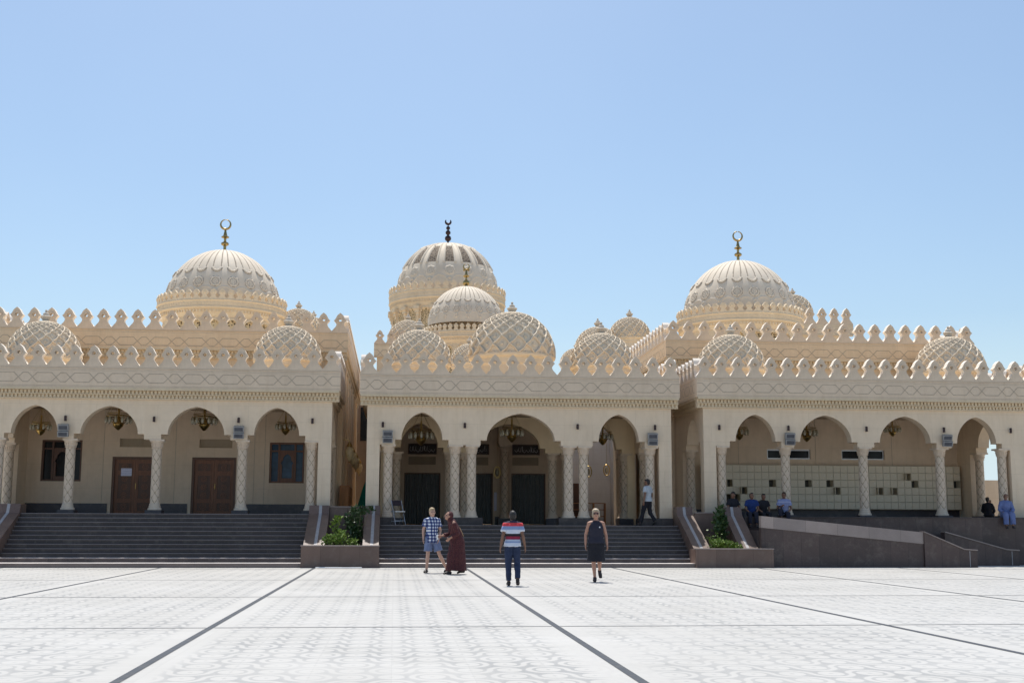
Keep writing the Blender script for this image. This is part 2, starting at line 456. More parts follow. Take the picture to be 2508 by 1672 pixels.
ND = 16
def disp_diamond(th, ph):
    if ph > 1.36: return .035
    y = math.log(math.tan(PI/4 + ph/2))
    u = ND*th/(2*PI); v = ND*y/(2*PI)*1.0
    a, b = u + v, u - v
    # scalloped lattice lines
    wob = .07*math.sin(2*PI*(u+.0))*math.sin(2*PI*v)
    fa, fb = abs(a + wob - round(a + wob)), abs(b - wob - round(b - wob))
    d = min(fa, fb)
    e = 1 - sstep(d, .045, .085)
    ca, cb = a - math.floor(a) - .5, b - math.floor(b) - .5
    rr = math.hypot(ca, cb)
    boss = (1 - sstep(rr, .115, .165))
    pit = (1 - sstep(rr, .03, .075))*.7
    pw = .35 + .65*math.cos(ph)
    return (.066*max(e, boss*.7) - .035*pit*boss)*pw
def diamond_mi(th, ph):
    if ph > 1.34: return 0
    y = math.log(math.tan(PI/4 + ph/2)); u = ND*th/(2*PI); v = ND*y/(2*PI)
    a, b = u + v, u - v; wob = .07*math.sin(2*PI*u)*math.sin(2*PI*v)
    d = min(abs(a + wob - round(a + wob)), abs(b - wob - round(b - wob)))
    rr = math.hypot(a - math.floor(a) - .5, b - math.floor(b) - .5)
    return 1 if (.062 < d < .098 or .15 < rr < .18) else 0  # darker flanks: painted shade along ridges and round bosses
DOME_D = dome_grid(480, 120, prof_round, disp_diamond, 0, diamond_mi, 'patterned_dome', [M['dome'], M['domegroove']])

def disp_rib_factory(N, panels=False):
    def f(th, ph):
        w = 2*PI/N; al = (th/w - math.floor(th/w + .5))*w
        c = math.cos(ph); out = 0
        phu = .62
        dx = al; hw = .27*w
        if not panels:
            k = min(1, (PI/2 - ph)/.9)
            if ph > phu:
                e = 1 - sstep(abs(abs(dx) - hw)*max(c, .45), .006, .016); out -= e*.022*(.3 + .7*k)
            else:
                dy = (ph - phu)/c
                e = 1 - sstep(abs(math.hypot(dx, dy) - hw), .012, .026); out = max(out, e*.020)
            # fluted gore
            if ph > phu and abs(dx) < hw: out += -.004*k
        else:
            if .52 < ph < 1.02 and abs(dx) < .26*w: out -= .045
            e = 1 - sstep(abs(abs(dx) - .31*w), .012, .028)
            if ph > .5: out += e*.022*min(1, (PI/2-ph)/.5)
            if 1.02 <= ph < 1.08 and abs(dx) < .31*w: out += .01
        pm = phu - .275
        dy = (ph - pm)/c; r = math.hypot(dx, dy); an = math.atan2(dy, dx)
        out = max(out, (1 - sstep(abs(r - .080*(1 + .10*math.cos(8*an))), .008, .020))*.014)
        out = max(out, (1 - sstep(abs(r - .042), .007, .016))*.012, (1 - sstep(r, .012, .024))*.013)
        # scallop band under the medallions
        dx2 = abs(th/w - math.floor(th/w) - .5)*w
        dy2 = (ph - .10)/c; r2 = math.hypot(dx2, dy2)
        if ph > .1: out = max(out, (1 - sstep(abs(r2 - .155), .008, .018))*.009)
        if abs(dx) < .05 and .04 < ph < .25: out = max(out, (1 - sstep(abs(math.hypot(dx, (ph-.16)/c)-.04), .006, .016))*.018)
        return out
    return f
def rib_mi(th, ph):  # picks the faces that carry the painted groove shade
    w = 2*PI/20; al = (th/w - math.floor(th/w + .5))*w; c = math.cos(ph)
    if ph > .62: return 1 if (ph < 1.45 and abs(abs(al) - .27*w)*max(c, .55) < .0100) else 0
    dy = (ph-.62)/c; r = math.hypot(al, dy)
    if dy > -.12 and .020 < abs(r - .27*w) < .030: return 1
    r2 = math.hypot(al, (ph-.345)/c)
    return 1 if .018 < abs(r2 - .080) < .026 else 0
DOME_R = dome_grid(800, 130, prof_round, disp_rib_factory(20), 0, rib_mi, 'ribbed_dome', [M['ribdome'], M['ribgroove']])
def panel_mi(th, ph):
    w = 2*PI/16; al = (th/w - math.floor(th/w + .5))*w
    return 1 if (.53 < ph < 1.01 and abs(al) < .25*w) else 0
def prof_tall(ph): return (math.cos(ph)**.9 if ph < PI/2-1e-6 else 0, 1.06*math.sin(ph))
DOME_L = dome_grid(512, 110, prof_tall, disp_rib_factory(16, True), 0, panel_mi, 'lattice_dome', [M['ribdome'], M['lattice']])

# urn finial for the patterned domes (unit: height about 1)
def urn_mesh():
    mb = MB()
    mb.lathe([(.30, -.06), (.31, .12), (.27, .2), (.30, .26), (.40, .36), (.47, .46), (.49, .50), (.45, .54), (.30, .60), (.25, .66), (.27, .70), (.20, .78), (.09, .84), (.085, .88), (.12, .93), (.09, .99), (0, 1.02)], seg=24)
    return mb.mesh('urn_finial', [stone('urn_stone', (.52, .46, .38), .1)], smooth=True, ang=.9)
URN = urn_mesh()

def dome_part(parent, c, r, mesh, urn_h=None, name='dome', base_to=None, base_mat='cream', rot=0.0, label=None):
    """a dome with its rim and base cylinder; c = world centre at spring level"""
    org = ORG[parent]
    d = link_mesh(name, mesh, parent, None, Vector(c) - org)
    d.scale = (r, r, r); d.rotation_euler = (0, 0, rot); ORG[d] = Vector(c)
    if label: d['label'] = label
    if base_to is not None:
        mb = MB(); z0 = (base_to - c[2])/r
        prof = [(.93, z0), (.93, -.26), (.97, -.22), (.97, -.10), (1.035, -.06), (1.05, -.02), (1.04, .015), (.9, .02)]
        mb.lathe(prof, (0, 0, 0), 64)
        me = mb.mesh('drum', M[base_mat], smooth=True, ang=.5)
        b = link_mesh('drum', me, d, None, (0, 0, 0))
    if urn_h:
        u = link_mesh('finial', URN, d, None, (0, 0, 1.045)); u.scale = (urn_h/r*.80, urn_h/r*.80, urn_h/r)
    return d

def crest_ring_mesh(R, N, h, mat, name='crest'):
    mb = MB()
    half = [(0, 1.0), (.14, .93), (.30, .80), (.42, .62), (.34, .47), (.24, .38), (.25, .30), (.36, .17), (.5, .06), (.5, -.12)]
    out = [(-x, z) for x, z in reversed(half[1:])] + half
    w = 2*PI*R/N
    for k in range(N):
        a0 = 2*PI*k/N
        def xf(a, t, z, a0=a0):
            an = a0 + a*w*.98/R
            return ((R+t)*math.cos(an), (R+t)*math.sin(an), z*h)
        mb.prism([out], -.05, .05, xf)
        # little boss on the outside
        def xb(a, t, z, a0=a0): return xf(a, t, z, a0)
        bo = [(.13*math.cos(2*PI*i/8), .66 + .13*w/h*math.sin(2*PI*i/8)) for i in range(8)]
        mb.prism([bo], .05, .085, xb)
    return mb.mesh(name, mat)

def drum_mesh(R, ztop, zbot, N, name='drum_wall'):
    """cylindrical wall with N arched screens (material 1)"""
    bm = bmesh.new(); NU, NV = N*16, 48; rows = []
    H = ztop - zbot; w = 2*PI*R/N
    def inside(al, z, g=0):
        hw = .30*w + g; zs = ztop - .40*w - .05*min(H, 2.5)
        if z < zbot + .06*H - g: return False
        if z <= zs: return abs(al) < hw
        return math.hypot(al, (z - zs)) < hw
    for j in range(NV+1):
        z = zbot + H*j/NV; row = []
        for i in range(NU):
            th = 2*PI*i/NU; al = (th*N/(2*PI) - math.floor(th*N/(2*PI)+.5))*w
            r = R - (.10 if inside(al, z) else 0) + (.05 if (inside(al, z, .13*w) and not inside(al, z, .02*w)) else 0)
            row.append(bm.verts.new((r*math.cos(th), r*math.sin(th), z)))
        rows.append(row)
    for j in range(NV):
        for i in range(NU):
            f = bm.faces.new((rows[j][i], rows[j][(i+1) % NU], rows[j+1][(i+1) % NU], rows[j+1][i]))
            th = 2*PI*(i+.5)/NU; al = (th*N/(2*PI) - math.floor(th*N/(2*PI)+.5))*w; z = zbot + H*(j+.5)/NV
            f.material_index = 1 if inside(al, z) else 0
    me = bpy.data.meshes.new(name); bm.to_mesh(me); bm.free()
    me.materials.append(M['cream']); me.materials.append(M['latticefine'])
    return me

def crescent(mb, c, R, thick, gap, open_deg, tilt=0):
    """flat tapered crescent ring in the XZ plane, opening upward"""
    pts = []; n = 40; rad = []
    a0 = PI/2 + math.radians(open_deg)/2; a1 = PI/2 - math.radians(open_deg)/2 + 2*PI
    for k in range(n+1):
        a = a0 + (a1-a0)*k/n
        pts.append((c[0] + R*math.cos(a), c[1], c[2] + R*math.sin(a)))
        s = math.sin(PI*k/n)
        rad.append((thick*(.38 + .62*s**1.3),)*2)
    mb.tube(pts, rad, 8)

def great_dome(parent, c, r, mesh, ringR, ring_z, crestN, crest_h, drum_bot, drumN, finial, label=None, rim_h=.75):
    """c: centre at dome spring (world); ring_z: top of the rim on which the crest stands"""
    org = ORG[parent]
    d = link_mesh('dome', mesh, parent, None, Vector(c) - org); d.scale = (r, r, r); ORG[d] = Vector(c)
    if label: d['label'] = label
    s = 1.0/r
    rz = (ring_z - c[2])
    cr = link_mesh('crest', crest_ring_mesh(ringR, crestN, crest_h, M['cream']), d, None, (0, 0, rz*s)); cr.scale = (s, s, s)
    # rim: floor behind the crest, ornamented band, dentil course
    mb = MB()
    mb.lathe([(r*.8, .0), (ringR+.06, .0), (ringR+.08, -.05), (ringR+.02, -.09), (ringR+.02, -rim_h*.42), (ringR+.07, -rim_h*.46), (ringR+.06, -rim_h*.52),
              (ringR-.06, -rim_h*.60), (ringR-.10, -rim_h*.80), (ringR-.22, -rim_h*.95), (ringR-.24, -rim_h)], (0, 0, 0), 96)
    nb = int(2*PI*ringR/.16)
    for k in range(nb):
        a = 2*PI*k/nb
        R3 = Matrix.Rotation(a, 3, 'Z')
        mb.obox(R3 @ Vector((ringR-.07, 0, -rim_h*.70)), (.09, .075, rim_h*.16), R3)
        mb.obox(R3 @ Vector((ringR+.025, 0, -rim_h*.26)), (.02, .07, rim_h*.15), R3 @ Matrix.Rotation(.7, 3, 'X'))
    rim = link_mesh('rim', mb.mesh('rim', M['cream'], smooth=True, ang=.4), d, None, (0, 0, rz*s)); rim.scale = (s, s, s)
    dz = drum_bot - c[2]
    dm = link_mesh('drum', drum_mesh(ringR-.28, rz - rim_h, dz, drumN), d, None, (0, 0, 0)); dm.scale = (s, s, s)
    fz = 1.06*r + c[2]
    mb = MB(); kind, H, mat = finial
    if kind == 'ring':
        mb.lathe([(.16, -.06), (.14, .02), (.07, .05), (.07, .22*H), (.10, .20*H), (.17, .225*H), (.19, .255*H), (.17, .29*H), (.10, .315*H), (.06, .33*H), (.06, .42*H),
                  (.12, .435*H), (.19, .455*H), (.18, .48*H), (.11, .50*H), (.09, .53*H), (.06, .62*H), (.04, .70*H), (0, .72*H)], (0, 0, 0), 20)
        crescent(mb, (0, 0, .855*H), .145*H, .034*H, 0, 9)
    elif kind == 'balls':
        mb.lathe([(.22, -.06), (.10, .03), (.08, .06), (.08, .14*H)] + [(.30*math.cos(t)+.001, .235*H + .30*math.sin(t)) for t in (-1.2, -.6, 0, .6, 1.2)] + [(.08, .36*H), (.08, .39*H)] +
                 [(.24*math.cos(t)+.001, .46*H + .24*math.sin(t)) for t in (-1.2, -.6, 0, .6, 1.2)] + [(.06, .55*H), (.06, .58*H)] + [(.19*math.cos(t), .64*H + .19*math.sin(t)) for t in (-1.2, -.6, 0, .6, 1.2)] + [(.05, .71*H), (.05, .80*H), (0, .81*H)], (0, 0, 0), 20)
        crescent(mb, (0, 0, .90*H), .10*H, .05*H, 0, 110)
    else:
        mb.lathe([(.2, -.06), (.09, .03), (.09, .09*H)] + [(.24*math.cos(t), .20*H + .22*math.sin(t)) for t in (-1.2, -.5, 0, .5, 1.2)] + [(.07, .31*H), (.06, .42*H), (.20, .46*H), (.22, .49*H), (.10, .55*H), (.07, .66*H), (.05, .74*H), (0, .75*H)], (0, 0, 0), 20)
        crescent(mb, (0, 0, .88*H), .12*H, .035*H, 0, 40)
        for sx in (-1, 1): mb.ell((sx*.15, 0, .735*H), (.07, .07, .07), seg=10, rings=8)
    fo = link_mesh('finial', mb.mesh('finial', mat, smooth=True, ang=.9), d, None, (0, 0, 1.06)); fo.scale = (s, s, s)
    return d

# ------------------------------------------------------------------ arcades
def arch_pts(cx, hw, zs, za, n=28, k=.13):
    pts = []
    for i in range(n+1):
        t = PI*i/n; x = math.cos(t)
        z = zs + (za-zs)*((1-k)*math.sqrt(max(0, 1-x*x)) + k*(1-abs(x)))
        pts.append((cx + hw*x, z))
    return pts            # from right to left

def arcade_outline(a0, a1, ztop, arches, zimp, zs, zp, pw, corbel=.22):
    pts = [(a0, ztop), (a1, ztop), (a1, zp), (a1-pw[1], zp)]
    if pw[1] > 0: pts.append((a1-pw[1], zimp))
    for cx, hw, za in sorted(arches, reverse=True):
        pts += [(cx+hw+corbel, zimp), (cx+hw+corbel, zs)]
        pts += arch_pts(cx, hw, zs, za)
        pts += [(cx-hw-corbel, zs), (cx-hw-corbel, zimp)]
    if pw[0] > 0: pts.append((a0+pw[0], zimp))
    pts += [(a0+pw[0], zp), (a0, zp)]
    out = []
    for p in pts:
        if not out or (abs(p[0]-out[-1][0]) + abs(p[1]-out[-1][1])) > 1e-5: out.append(p)
    if abs(out[0][0]-out[-1][0]) + abs(out[0][1]-out[-1][1]) < 1e-5: out.pop()
    return out

def shaft_mesh(h, r=.168):
    bm = bmesh.new(); NU, NV = 56, int(h*46); rows = []
    for j in range(NV+1):
        z = h*j/NV; row = []
        for i in range(NU):
            th = 2*PI*i/NU
            a = 4*th/(2*PI) + z/.36; b = 4*th/(2*PI) - z/.36
            d = min(abs(a-round(a)), abs(b-round(b)))
            e = 1 - sstep(d, .04, .10)
            ins = sstep(min(abs(a-math.floor(a)-.5), abs(b-math.floor(b)-.5)), .2, .3)
            rr = r*(1 - .02*(z/h)) - .014*e
            row.append(bm.verts.new((rr*math.cos(th), rr*math.sin(th), z)))
        rows.append(row)
    for j in range(NV):
        for i in range(NU):
            f = bm.faces.new((rows[j][i], rows[j][(i+1) % NU], rows[j+1][(i+1) % NU], rows[j+1][i])); f.smooth = True
            th = 2*PI*(i+.5)/NU; z = h*(j+.5)/NV; a = 4*th/(2*PI) + z/.36; b = 4*th/(2*PI) - z/.36
            f.material_index = 1 if min(abs(a-round(a)), abs(b-round(b))) < .05 else 0
    me = bpy.data.meshes.new('column_shaft'); bm.to_mesh(me); bm.free(); me.materials.append(M['column']); me.materials.append(M['colgroove']); return me
def capital_mesh():
    mb = MB()
    mb.lathe([(.17, 0), (.195, .01), (.195, .03), (.175, .04), (.18, .10), (.20, .17), (.24, .22), (.245, .24)], seg=40)
    mb.box(-.25, .25, -.25, .25, .238, .30)
    for k in range(16):
        a = 2*PI*k/16; R3 = Matrix.Rotation(a, 3, 'Z')
        mb.obox(R3 @ Vector((.192, 0, .11)), (.03, .045, .11), R3 @ Matrix.Rotation(.25, 3, 'Y'))
    return mb.mesh('capital', M['column'], smooth=True, ang=.5)
def base_mesh():
    mb = MB()
    mb.lathe([(.235, 0), (.24, .04), (.225, .07), (.20, .085), (.205, .12), (.195, .15), (.185, .17), (.19, .20), (.17, .23)], seg=40)
    return mb.mesh('column_base', M['column'], smooth=True, ang=.7)
CAPM, BASM = capital_mesh(), base_mesh()
SHAFTS = {}
def column(parent, x, y, z0, z1, s=1.0):
    key = round(z1-z0, 3)
    if key not in SHAFTS: SHAFTS[key] = shaft_mesh((z1-z0) - .23 - .298)
    c = link_mesh('column', SHAFTS[key], parent, None, Vector((x, y, z0+.23)) - ORG[parent])
    h = (z1-z0) - .23 - .298
    link_mesh('capital', CAPM, c, None, (0, 0, h)); link_mesh('base', BASM, c, None, (0, 0, -.23))
    c.rotation_euler = (0, 0, random.choice([0, .3, .6]) if False else .1)
    c.children[0].rotation_euler = (0, 0, -.1)
    return c

FR = .0
def frieze_ribbon(mb, a0, a1, zc, hh, P, off, xf, w=.022, t0=0, t1=.007):
    n = int((a1-a0)/P) + 3
    base = [(0, 0), (.12, 1), (.255, 1), (.375, 0), (.495, -1), (.88, -1)]
    start = a0 - P + (off % P)
    for sgn in (1, -1):
        pts = []
        for k in range(n):
            for u, v in base:
                pts.append((start + (k+u)*P, zc + sgn*v*hh))
        # clip to a0..a1
        cl = []
        for p, q in zip(pts, pts[1:]):
            if q[0] <= a0 or p[0] >= a1: continue
            def at(a): 
                f = (a-p[0])/(q[0]-p[0]); return (a, p[1] + f*(q[1]-p[1]))
            pp = p if p[0] >= a0 else at(a0); qq = q if q[0] <= a1 else at(a1)
            cl.append((pp, qq))
        for i, (p, q) in enumerate(cl):
            d = Vector((q[0]-p[0], q[1]-p[1])); 
            if d.length < 1e-4: continue
            d.normalize(); nx = Vector((-d.y, d.x))*w/2
            ee = d*(w*.2)
            quad = [(p[0]-nx.x-ee.x, p[1]-nx.y-ee.y), (q[0]-nx.x+ee.x, q[1]-nx.y+ee.y), (q[0]+nx.x+ee.x, q[1]+nx.y+ee.y), (p[0]+nx.x-ee.x, p[1]+nx.y-ee.y)]
            tt = t1 + (.0012 if sgn > 0 else 0) + (.0006 if i % 2 else 0)
            vs = [mb.bm.verts.new(xf(a, -tt, z)) for a, z in quad]
            mb.bm.faces.new(vs)

def parapet(parent, a0, a1, face, z_ledge, N, xf, zs, mat='frieze', name='parapet', side=False, th=.32, merl=True):
    """one straight parapet run. xf maps (a, t, z): t = depth behind the face plane. zs: dict of heights"""
    mb = MB()
    def bx(b0, b1, t0, t1, z0, z1, m=mb):
        vs = [m.bm.verts.new(xf(a, t, z)) for z in (z0, z1) for t in (t0, t1) for a in (b0, b1)]
        for q in ((0, 2, 3, 1), (4, 5, 7, 6), (0, 1, 5, 4), (2, 6, 7, 3), (0, 4, 6, 2), (1, 3, 7, 5)): m.bm.faces.new([vs[i] for i in q])
    bx(a0, a1, 0, th, zs['bot'], zs['line']-.02)
    bx(a0, a1, .02, th-.03, zs['line']-.02, zs['line']+.01)
    bx(a0, a1, 0.004, th-.1, zs['line']+.01, zs['trough']-.08)
    p = mb.build(name, M[mat], parent)
    # incised interlace
    g = MB(); pitch = (a1-a0)/N
    frieze_ribbon(g, a0+.003, a1-.003, (zs['p0']+zs['p1'])/2, (zs['p1']-zs['p0'])/2, 2*pitch, pitch*.55, xf)
    for z, w in ((zs['bot']+.05, .012), (zs['line']-.075, .008)):
        vs = [g.bm.verts.new(xf(a, -.0055, zz)) for a, zz in ((a0+.003, z), (a1-.003, z), (a1-.003, z+w), (a0+.003, z+w))]; g.bm.faces.new(vs)
    g.build('frieze_moulding', M['groove'], p)
    if merl:
        for k in range(N):
            a = a0 + (k+.5)*pitch
            w = Vector(xf(a, .145, zs['trough']))
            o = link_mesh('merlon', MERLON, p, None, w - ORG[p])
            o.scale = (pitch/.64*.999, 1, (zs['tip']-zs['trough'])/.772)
            if side: o.rotation_euler = (0, 0, PI/2)
    return p

def cornice(parent, a0, a1, xf, z0, z1, name='cornice', depth=.30):
    """stepped corbel course with two rows of small dentils; t=0 wall face, negative = outward"""
    mb = MB()
    def bx(b0, b1, t0, t1, zz0, zz1):
        vs = [mb.bm.verts.new(xf(a, t, z)) for z in (zz0, zz1) for t in (t0, t1) for a in (b0, b1)]
        for q in ((0, 2, 3, 1), (4, 5, 7, 6), (0, 1, 5, 4), (2, 6, 7, 3), (0, 4, 6, 2), (1, 3, 7, 5)): mb.bm.faces.new([vs[i] for i in q])
    h = z1 - z0
    bx(a0, a1, -.10*depth/.3, .1, z0+.0, z0+.04)
    bx(a0, a1, -.17*depth/.3, .1, z0+.04+.11, z0+.04+.11+.035)
    bx(a0, a1, -depth, .1, z0+.30, z1)
    bx(a0, a1, -.06*depth/.3, .1, z0+.04, z0+.15)
    bx(a0, a1, -.12*depth/.3, .1, z0+.185, z0+.30)
    n = int((a1-a0)/.13); w = (a1-a0)/n
    for k in range(n):
        a = a0 + (k+.5)*w
        bx(a-w*.3, a+w*.3, -.115*depth/.3, -.06*depth/.3-.001, z0+.045, z0+.145)
        a2 = a0 + k*w + .001
        if a2 + w*.3 < a1 and a2 - w*.3 > a0: bx(a2-w*.3, a2+w*.3, -.185*depth/.3, -.12*depth/.3-.001, z0+.19, z0+.295)
    return mb.build(name, M['cornice'], parent)

FX = lambda y: (lambda a, t, z: (a, y + t, z))                    # run along X, facing -Y
SXp = lambda x: (lambda a, t, z: (x - t, a, z))                   # run along Y, facing +X
SXm = lambda x: (lambda a, t, z: (x + t, a, z))                   # run along Y, facing -X

YF = 44.0; YM = 48.4
def wing_front(parent, cx, hw_wall, arches, cols, dz, zfloor, zcol, N, ybk=YM, side_arches=(), dx1=0.0):
    x0, x1 = cx-hw_wall, cx+hw_wall
    zimp, zsp, ztop = 4.25+dz, 4.43+dz, 5.68+dz
    ap = [(cx+a, h, 5.41+dz) for a, h in arches]
    mb = MB(); mb.prism([arcade_outline(x0, x1+dx1, ztop, ap, zimp, zsp, zfloor, (.46, .46+dx1))], YF, YF+.45)
    mb.build('arcade_wall', M['wall'], parent)
    for c in cols:
        column(parent, cx+c, YF+.225, zcol, zimp)
        p = MB(); p.box(cx+c-.28, cx+c+.28, YF-.06, YF+.51, zfloor, zcol-.002); p.build('plinth', M['dado'], parent)
    # side arcades
    for sx in (-1, 1):
        xa, xb = (x0, x0+.45) if sx < 0 else (x1-.45, x1)
        mb = MB()
        sa = [((y0+y1)/2, (y1-y0)/2, 5.35+dz) for y0, y1 in side_arches]
        mb.prism([arcade_outline(YF+.455, ybk, ztop, sa, zimp, zsp, zfloor, (0.05, ybk-side_arches[-1][1]-.75), .18)], xa, xb, lambda a, t, z: (t, a, z))
        mb.build('side_arcade', M['wall'], parent)
        for y0, y1 in side_arches:
            column(parent, (xa+xb)/2, y1+.42, zcol, zimp)
            p = MB(); p.box((xa+xb)/2-.28, (xa+xb)/2+.28, y1+.14, y1+.70, zfloor, zcol-.002); p.build('plinth', M['dado'], parent)
    # roof slab / ceiling
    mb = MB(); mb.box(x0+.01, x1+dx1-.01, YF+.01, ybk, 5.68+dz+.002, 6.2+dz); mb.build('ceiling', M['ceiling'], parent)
    zs = dict(bot=6.02+dz, p0=6.20+dz, p1=6.52+dz, line=6.68+dz, trough=6.80+dz, tip=7.51+dz)
    pr = .28
    cornice(parent, x0-pr+.03, x1+dx1+pr-.03, FX(YF), 5.64+dz, 6.02+dz)
    parapet(parent, x0-pr, x1+dx1+pr, YF-pr, 0, N, FX(YF-pr), zs)
    ns = int(round((ybk-(YF-pr+.33))/.64))
    for sx in (-1, 1):
        if sx > 0:
            parapet(parent, YF-pr+.33, ybk-.1, 0, 0, ns, SXp(x1+dx1+pr), zs, side=True)
            cornice(parent, YF+.11, ybk-.1, SXp(x1+dx1), 5.64+dz, 6.015+dz, depth=.27)
        else:
            parapet(parent, YF-pr+.33, ybk-.1, 0, 0, ns, SXm(x0-pr), zs, side=True)
            cornice(parent, YF+.11, ybk-.1, SXm(x0), 5.64+dz, 6.015+dz, depth=.27)
    mb = MB(); mb.box(x0-pr+.33, x1+dx1+pr-.33, YF-pr+.33, ybk-.02, 6.2+dz+.002, 6.3+dz); mb.build('roof', M['rooftop'], parent)

def main_block(parent, x0, x1, y0, y1, zline, N, ztop_wall, wall='upper', front_openings=None, side_merlons=True):
    """tall block behind the porch; x0..x1 is the parapet width, wall set back by .25"""
    pr = .25
    zs = dict(bot=zline-.66, p0=zline-.60+.02, p1=zline-.27, line=zline, trough=zline+.11, tip=zline+.83)
    parapet(parent, x0, x1, y0, 0, N, FX(y0), zs, mat='upper')
    cornice(parent, x0+.03, x1-.03, FX(y0+pr), zs['bot']-.38, zs['bot'], depth=.25)
    n = int((y1-y0-.33)/.65)
    for sx in (-1, 1):
        xf = SXp(x1) if sx > 0 else SXm(x0)
        parapet(parent, y0+.33, y1, 0, 0, n, xf, zs, mat='upper', side=True)
        cornice(parent, y0+pr+.11, y1, SXp(x1-pr) if sx > 0 else SXm(x0+pr), zs['bot']-.38, zs['bot']-.004, depth=.23)
    mb = MB(); mb.box(x0+.33, x1-.33, y0+.33, y1, zline-.5, zline-.15); mb.build('roof', M['rooftop'], parent)
    return zs

# =================================================================== LEFT WING
LC = -8.35
LW = empty('mosque_wing', (LC, YF, 0), 'left arcaded mosque wing above the widest staircase, with two carved wooden doors', 'mosque building', 'wings of the mosque')
wing_front(LW, LC, 6.08, [(-4.17, .79), (-1.63, .98), (1.35, .98), (4.15, .79)], [-5.38, -2.96, 0, 2.96, 5.38], .04, 1.72, 1.84, 20, YM, [(44.75, 46.55)])
def porch_floor(parent, x0, x1, y0, y1, z0, z, mat='step'):
    mb = MB(); mb.box(x0, x1, y0, y1, z0, z); return mb.build('porch_floor', M[mat], parent)
porch_floor(LW, LC-6.3, LC+6.08, 43.345, YM, 0.05, 1.716)
# back wall with door and window openings
def back_wall(parent, x0, x1, y, z0, z1, holes, mat='inner', th=.35):
    mb = MB()
    outer = [(x0, z0), (x1, z0), (x1, z1), (x0, z1)]
    # doors reach the floor: notch the outline
    notches = sorted([h for h in holes if h[2] <= z0+.001])
    bottom = [(x0, z0)]
    for a, b, c, d in notches: bottom += [(a, z0), (a, d), (b, d), (b, z0)]
    bottom += [(x1, z0)]
    loops = [bottom + [(x1, z1), (x0, z1)]]
    for a, b, c, d in holes:
        if c > z0+.001: loops.append([(a, c), (a, d), (b, d), (b, c)])
    mb.prism(loops, y, y+th)
    return mb.build('back_wall', M[mat], parent)
LH = [(-10.80, -9.10, 1.72, 3.90), (-7.80, -6.12, 1.72, 3.90), (-13.45, -11.95, 2.95, 4.52), (-4.86, -3.52, 2.93, 4.50), (-10.55, -9.1, 4.27, 4.60), (-7.55, -6.3, 4.27, 4.60)]
back_wall(LW, LC-6.06, LC+6.06, YM, 1.72, 5.70, LH)
def dado(parent, x0, x1, y, z0, z1, gaps=()):
    cur = x0
    for a, b in sorted(gaps) + [(x1, x1)]:
        if a > cur:
            mb = MB(); mb.box(cur, a, y-.03, y-.002, z0, z1); mb.build('dado', M['dado'], parent)
        cur = b
dado(LW, LC-5.6, LC+5.6, YM, 1.72, 2.12, [(-10.92, -8.98), (-7.92, -6.0)])
for x in (-11.15, -8.45, -5.45, -5.05):      # vertical expansion joints on the back wall
    mb = MB(); mb.box(x, x+.02, YM-.006, YM-.001, 2.13, 5.66); mb.build('wall_joint', M['groove'], LW)
for a, b in ((-10.55, -9.1), (-7.55, -6.3)):
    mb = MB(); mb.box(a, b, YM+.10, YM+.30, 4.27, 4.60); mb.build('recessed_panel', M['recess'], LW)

def carved_door(parent, x0, x1, y, z0, z1, label):
    mb = MB()
    mb.box(x0, x0+.09, y+.02, y+.2, z0, z1); mb.box(x1-.09, x1, y+.02, y+.2, z0, z1); mb.box(x0+.09, x1-.09, y+.02, y+.2, z1-.09, z1)
    fr = mb.build('door', M['darkwood'], parent, label=label)
    mid = (x0+x1)/2
    for a, b in ((x0+.09, mid-.004), (mid+.004, x1-.09)):
        lf = MB(); lf.box(a, b, y+.10, y+.16, z0, z1-.092)
        w = b - a; cxm = (a+b)/2
        for (u0, u1, v0, v1) in ((.14, .86, .05, .22), (.14, .86, .27, .72), (.14, .86, .78, .94)):
            p0, p1 = a+w*u0, a+w*u1; q0, q1 = z0+(z1-z0-.09)*v0, z0+(z1-z0-.09)*v1
            for bx in ((p0, p1, q0, q0+.03), (p0, p1, q1-.03, q1), (p0, p0+.03, q0+.03, q1-.03), (p1-.03, p1, q0+.03, q1-.03)):
                lf.box(bx[0], bx[1], y+.075, y+.099, bx[2], bx[3])
            lf.box(p0+.03, p1-.03, y+.094, y+.0995, q0+.03, q1-.03, 1)
            nz = 3 if v1-v0 > .3 else 1
            for k in range(nz):
                cz = q0 + (q1-q0)*(k+.5)/nz; rr = min(w*.22, (q1-q0)/nz*.36)
                for rad in (rr, rr*.55):
                    ring = [(cxm + rad*(1+.12*math.cos(8*t))*math.cos(t), cz + rad*(1+.12*math.cos(8*t))*math.sin(t)) for t in [2*PI*i/24 for i in range(24)]]
                    inn = [(cxm + (rad-.028)*math.cos(t), cz + (rad-.028)*math.sin(t)) for t in [2*PI*i/16 for i in range(16)]]
                    lf.prism([ring, inn[::-1]], y+.082, y+.099)
        l = lf.build('door_leaf', [M['wood'], M['darkwood']], fr)
    h = MB(); h.tube([(mid+.05, y+.06, z0+.95), (mid+.05, y+.05, z0+1.0), (mid+.05, y+.05, z0+1.12), (mid+.05, y+.06, z0+1.17)], .012)
    h.build('handle', M['brass'], fr, smooth=True)
    return fr
carved_door(LW, -10.80, -9.10, YM, 1.72, 3.90, 'brown wooden double door with a white paper notice on it')
carved_door(LW, -7.80, -6.12, YM, 1.72, 3.90, 'brown carved wooden double door without a notice')

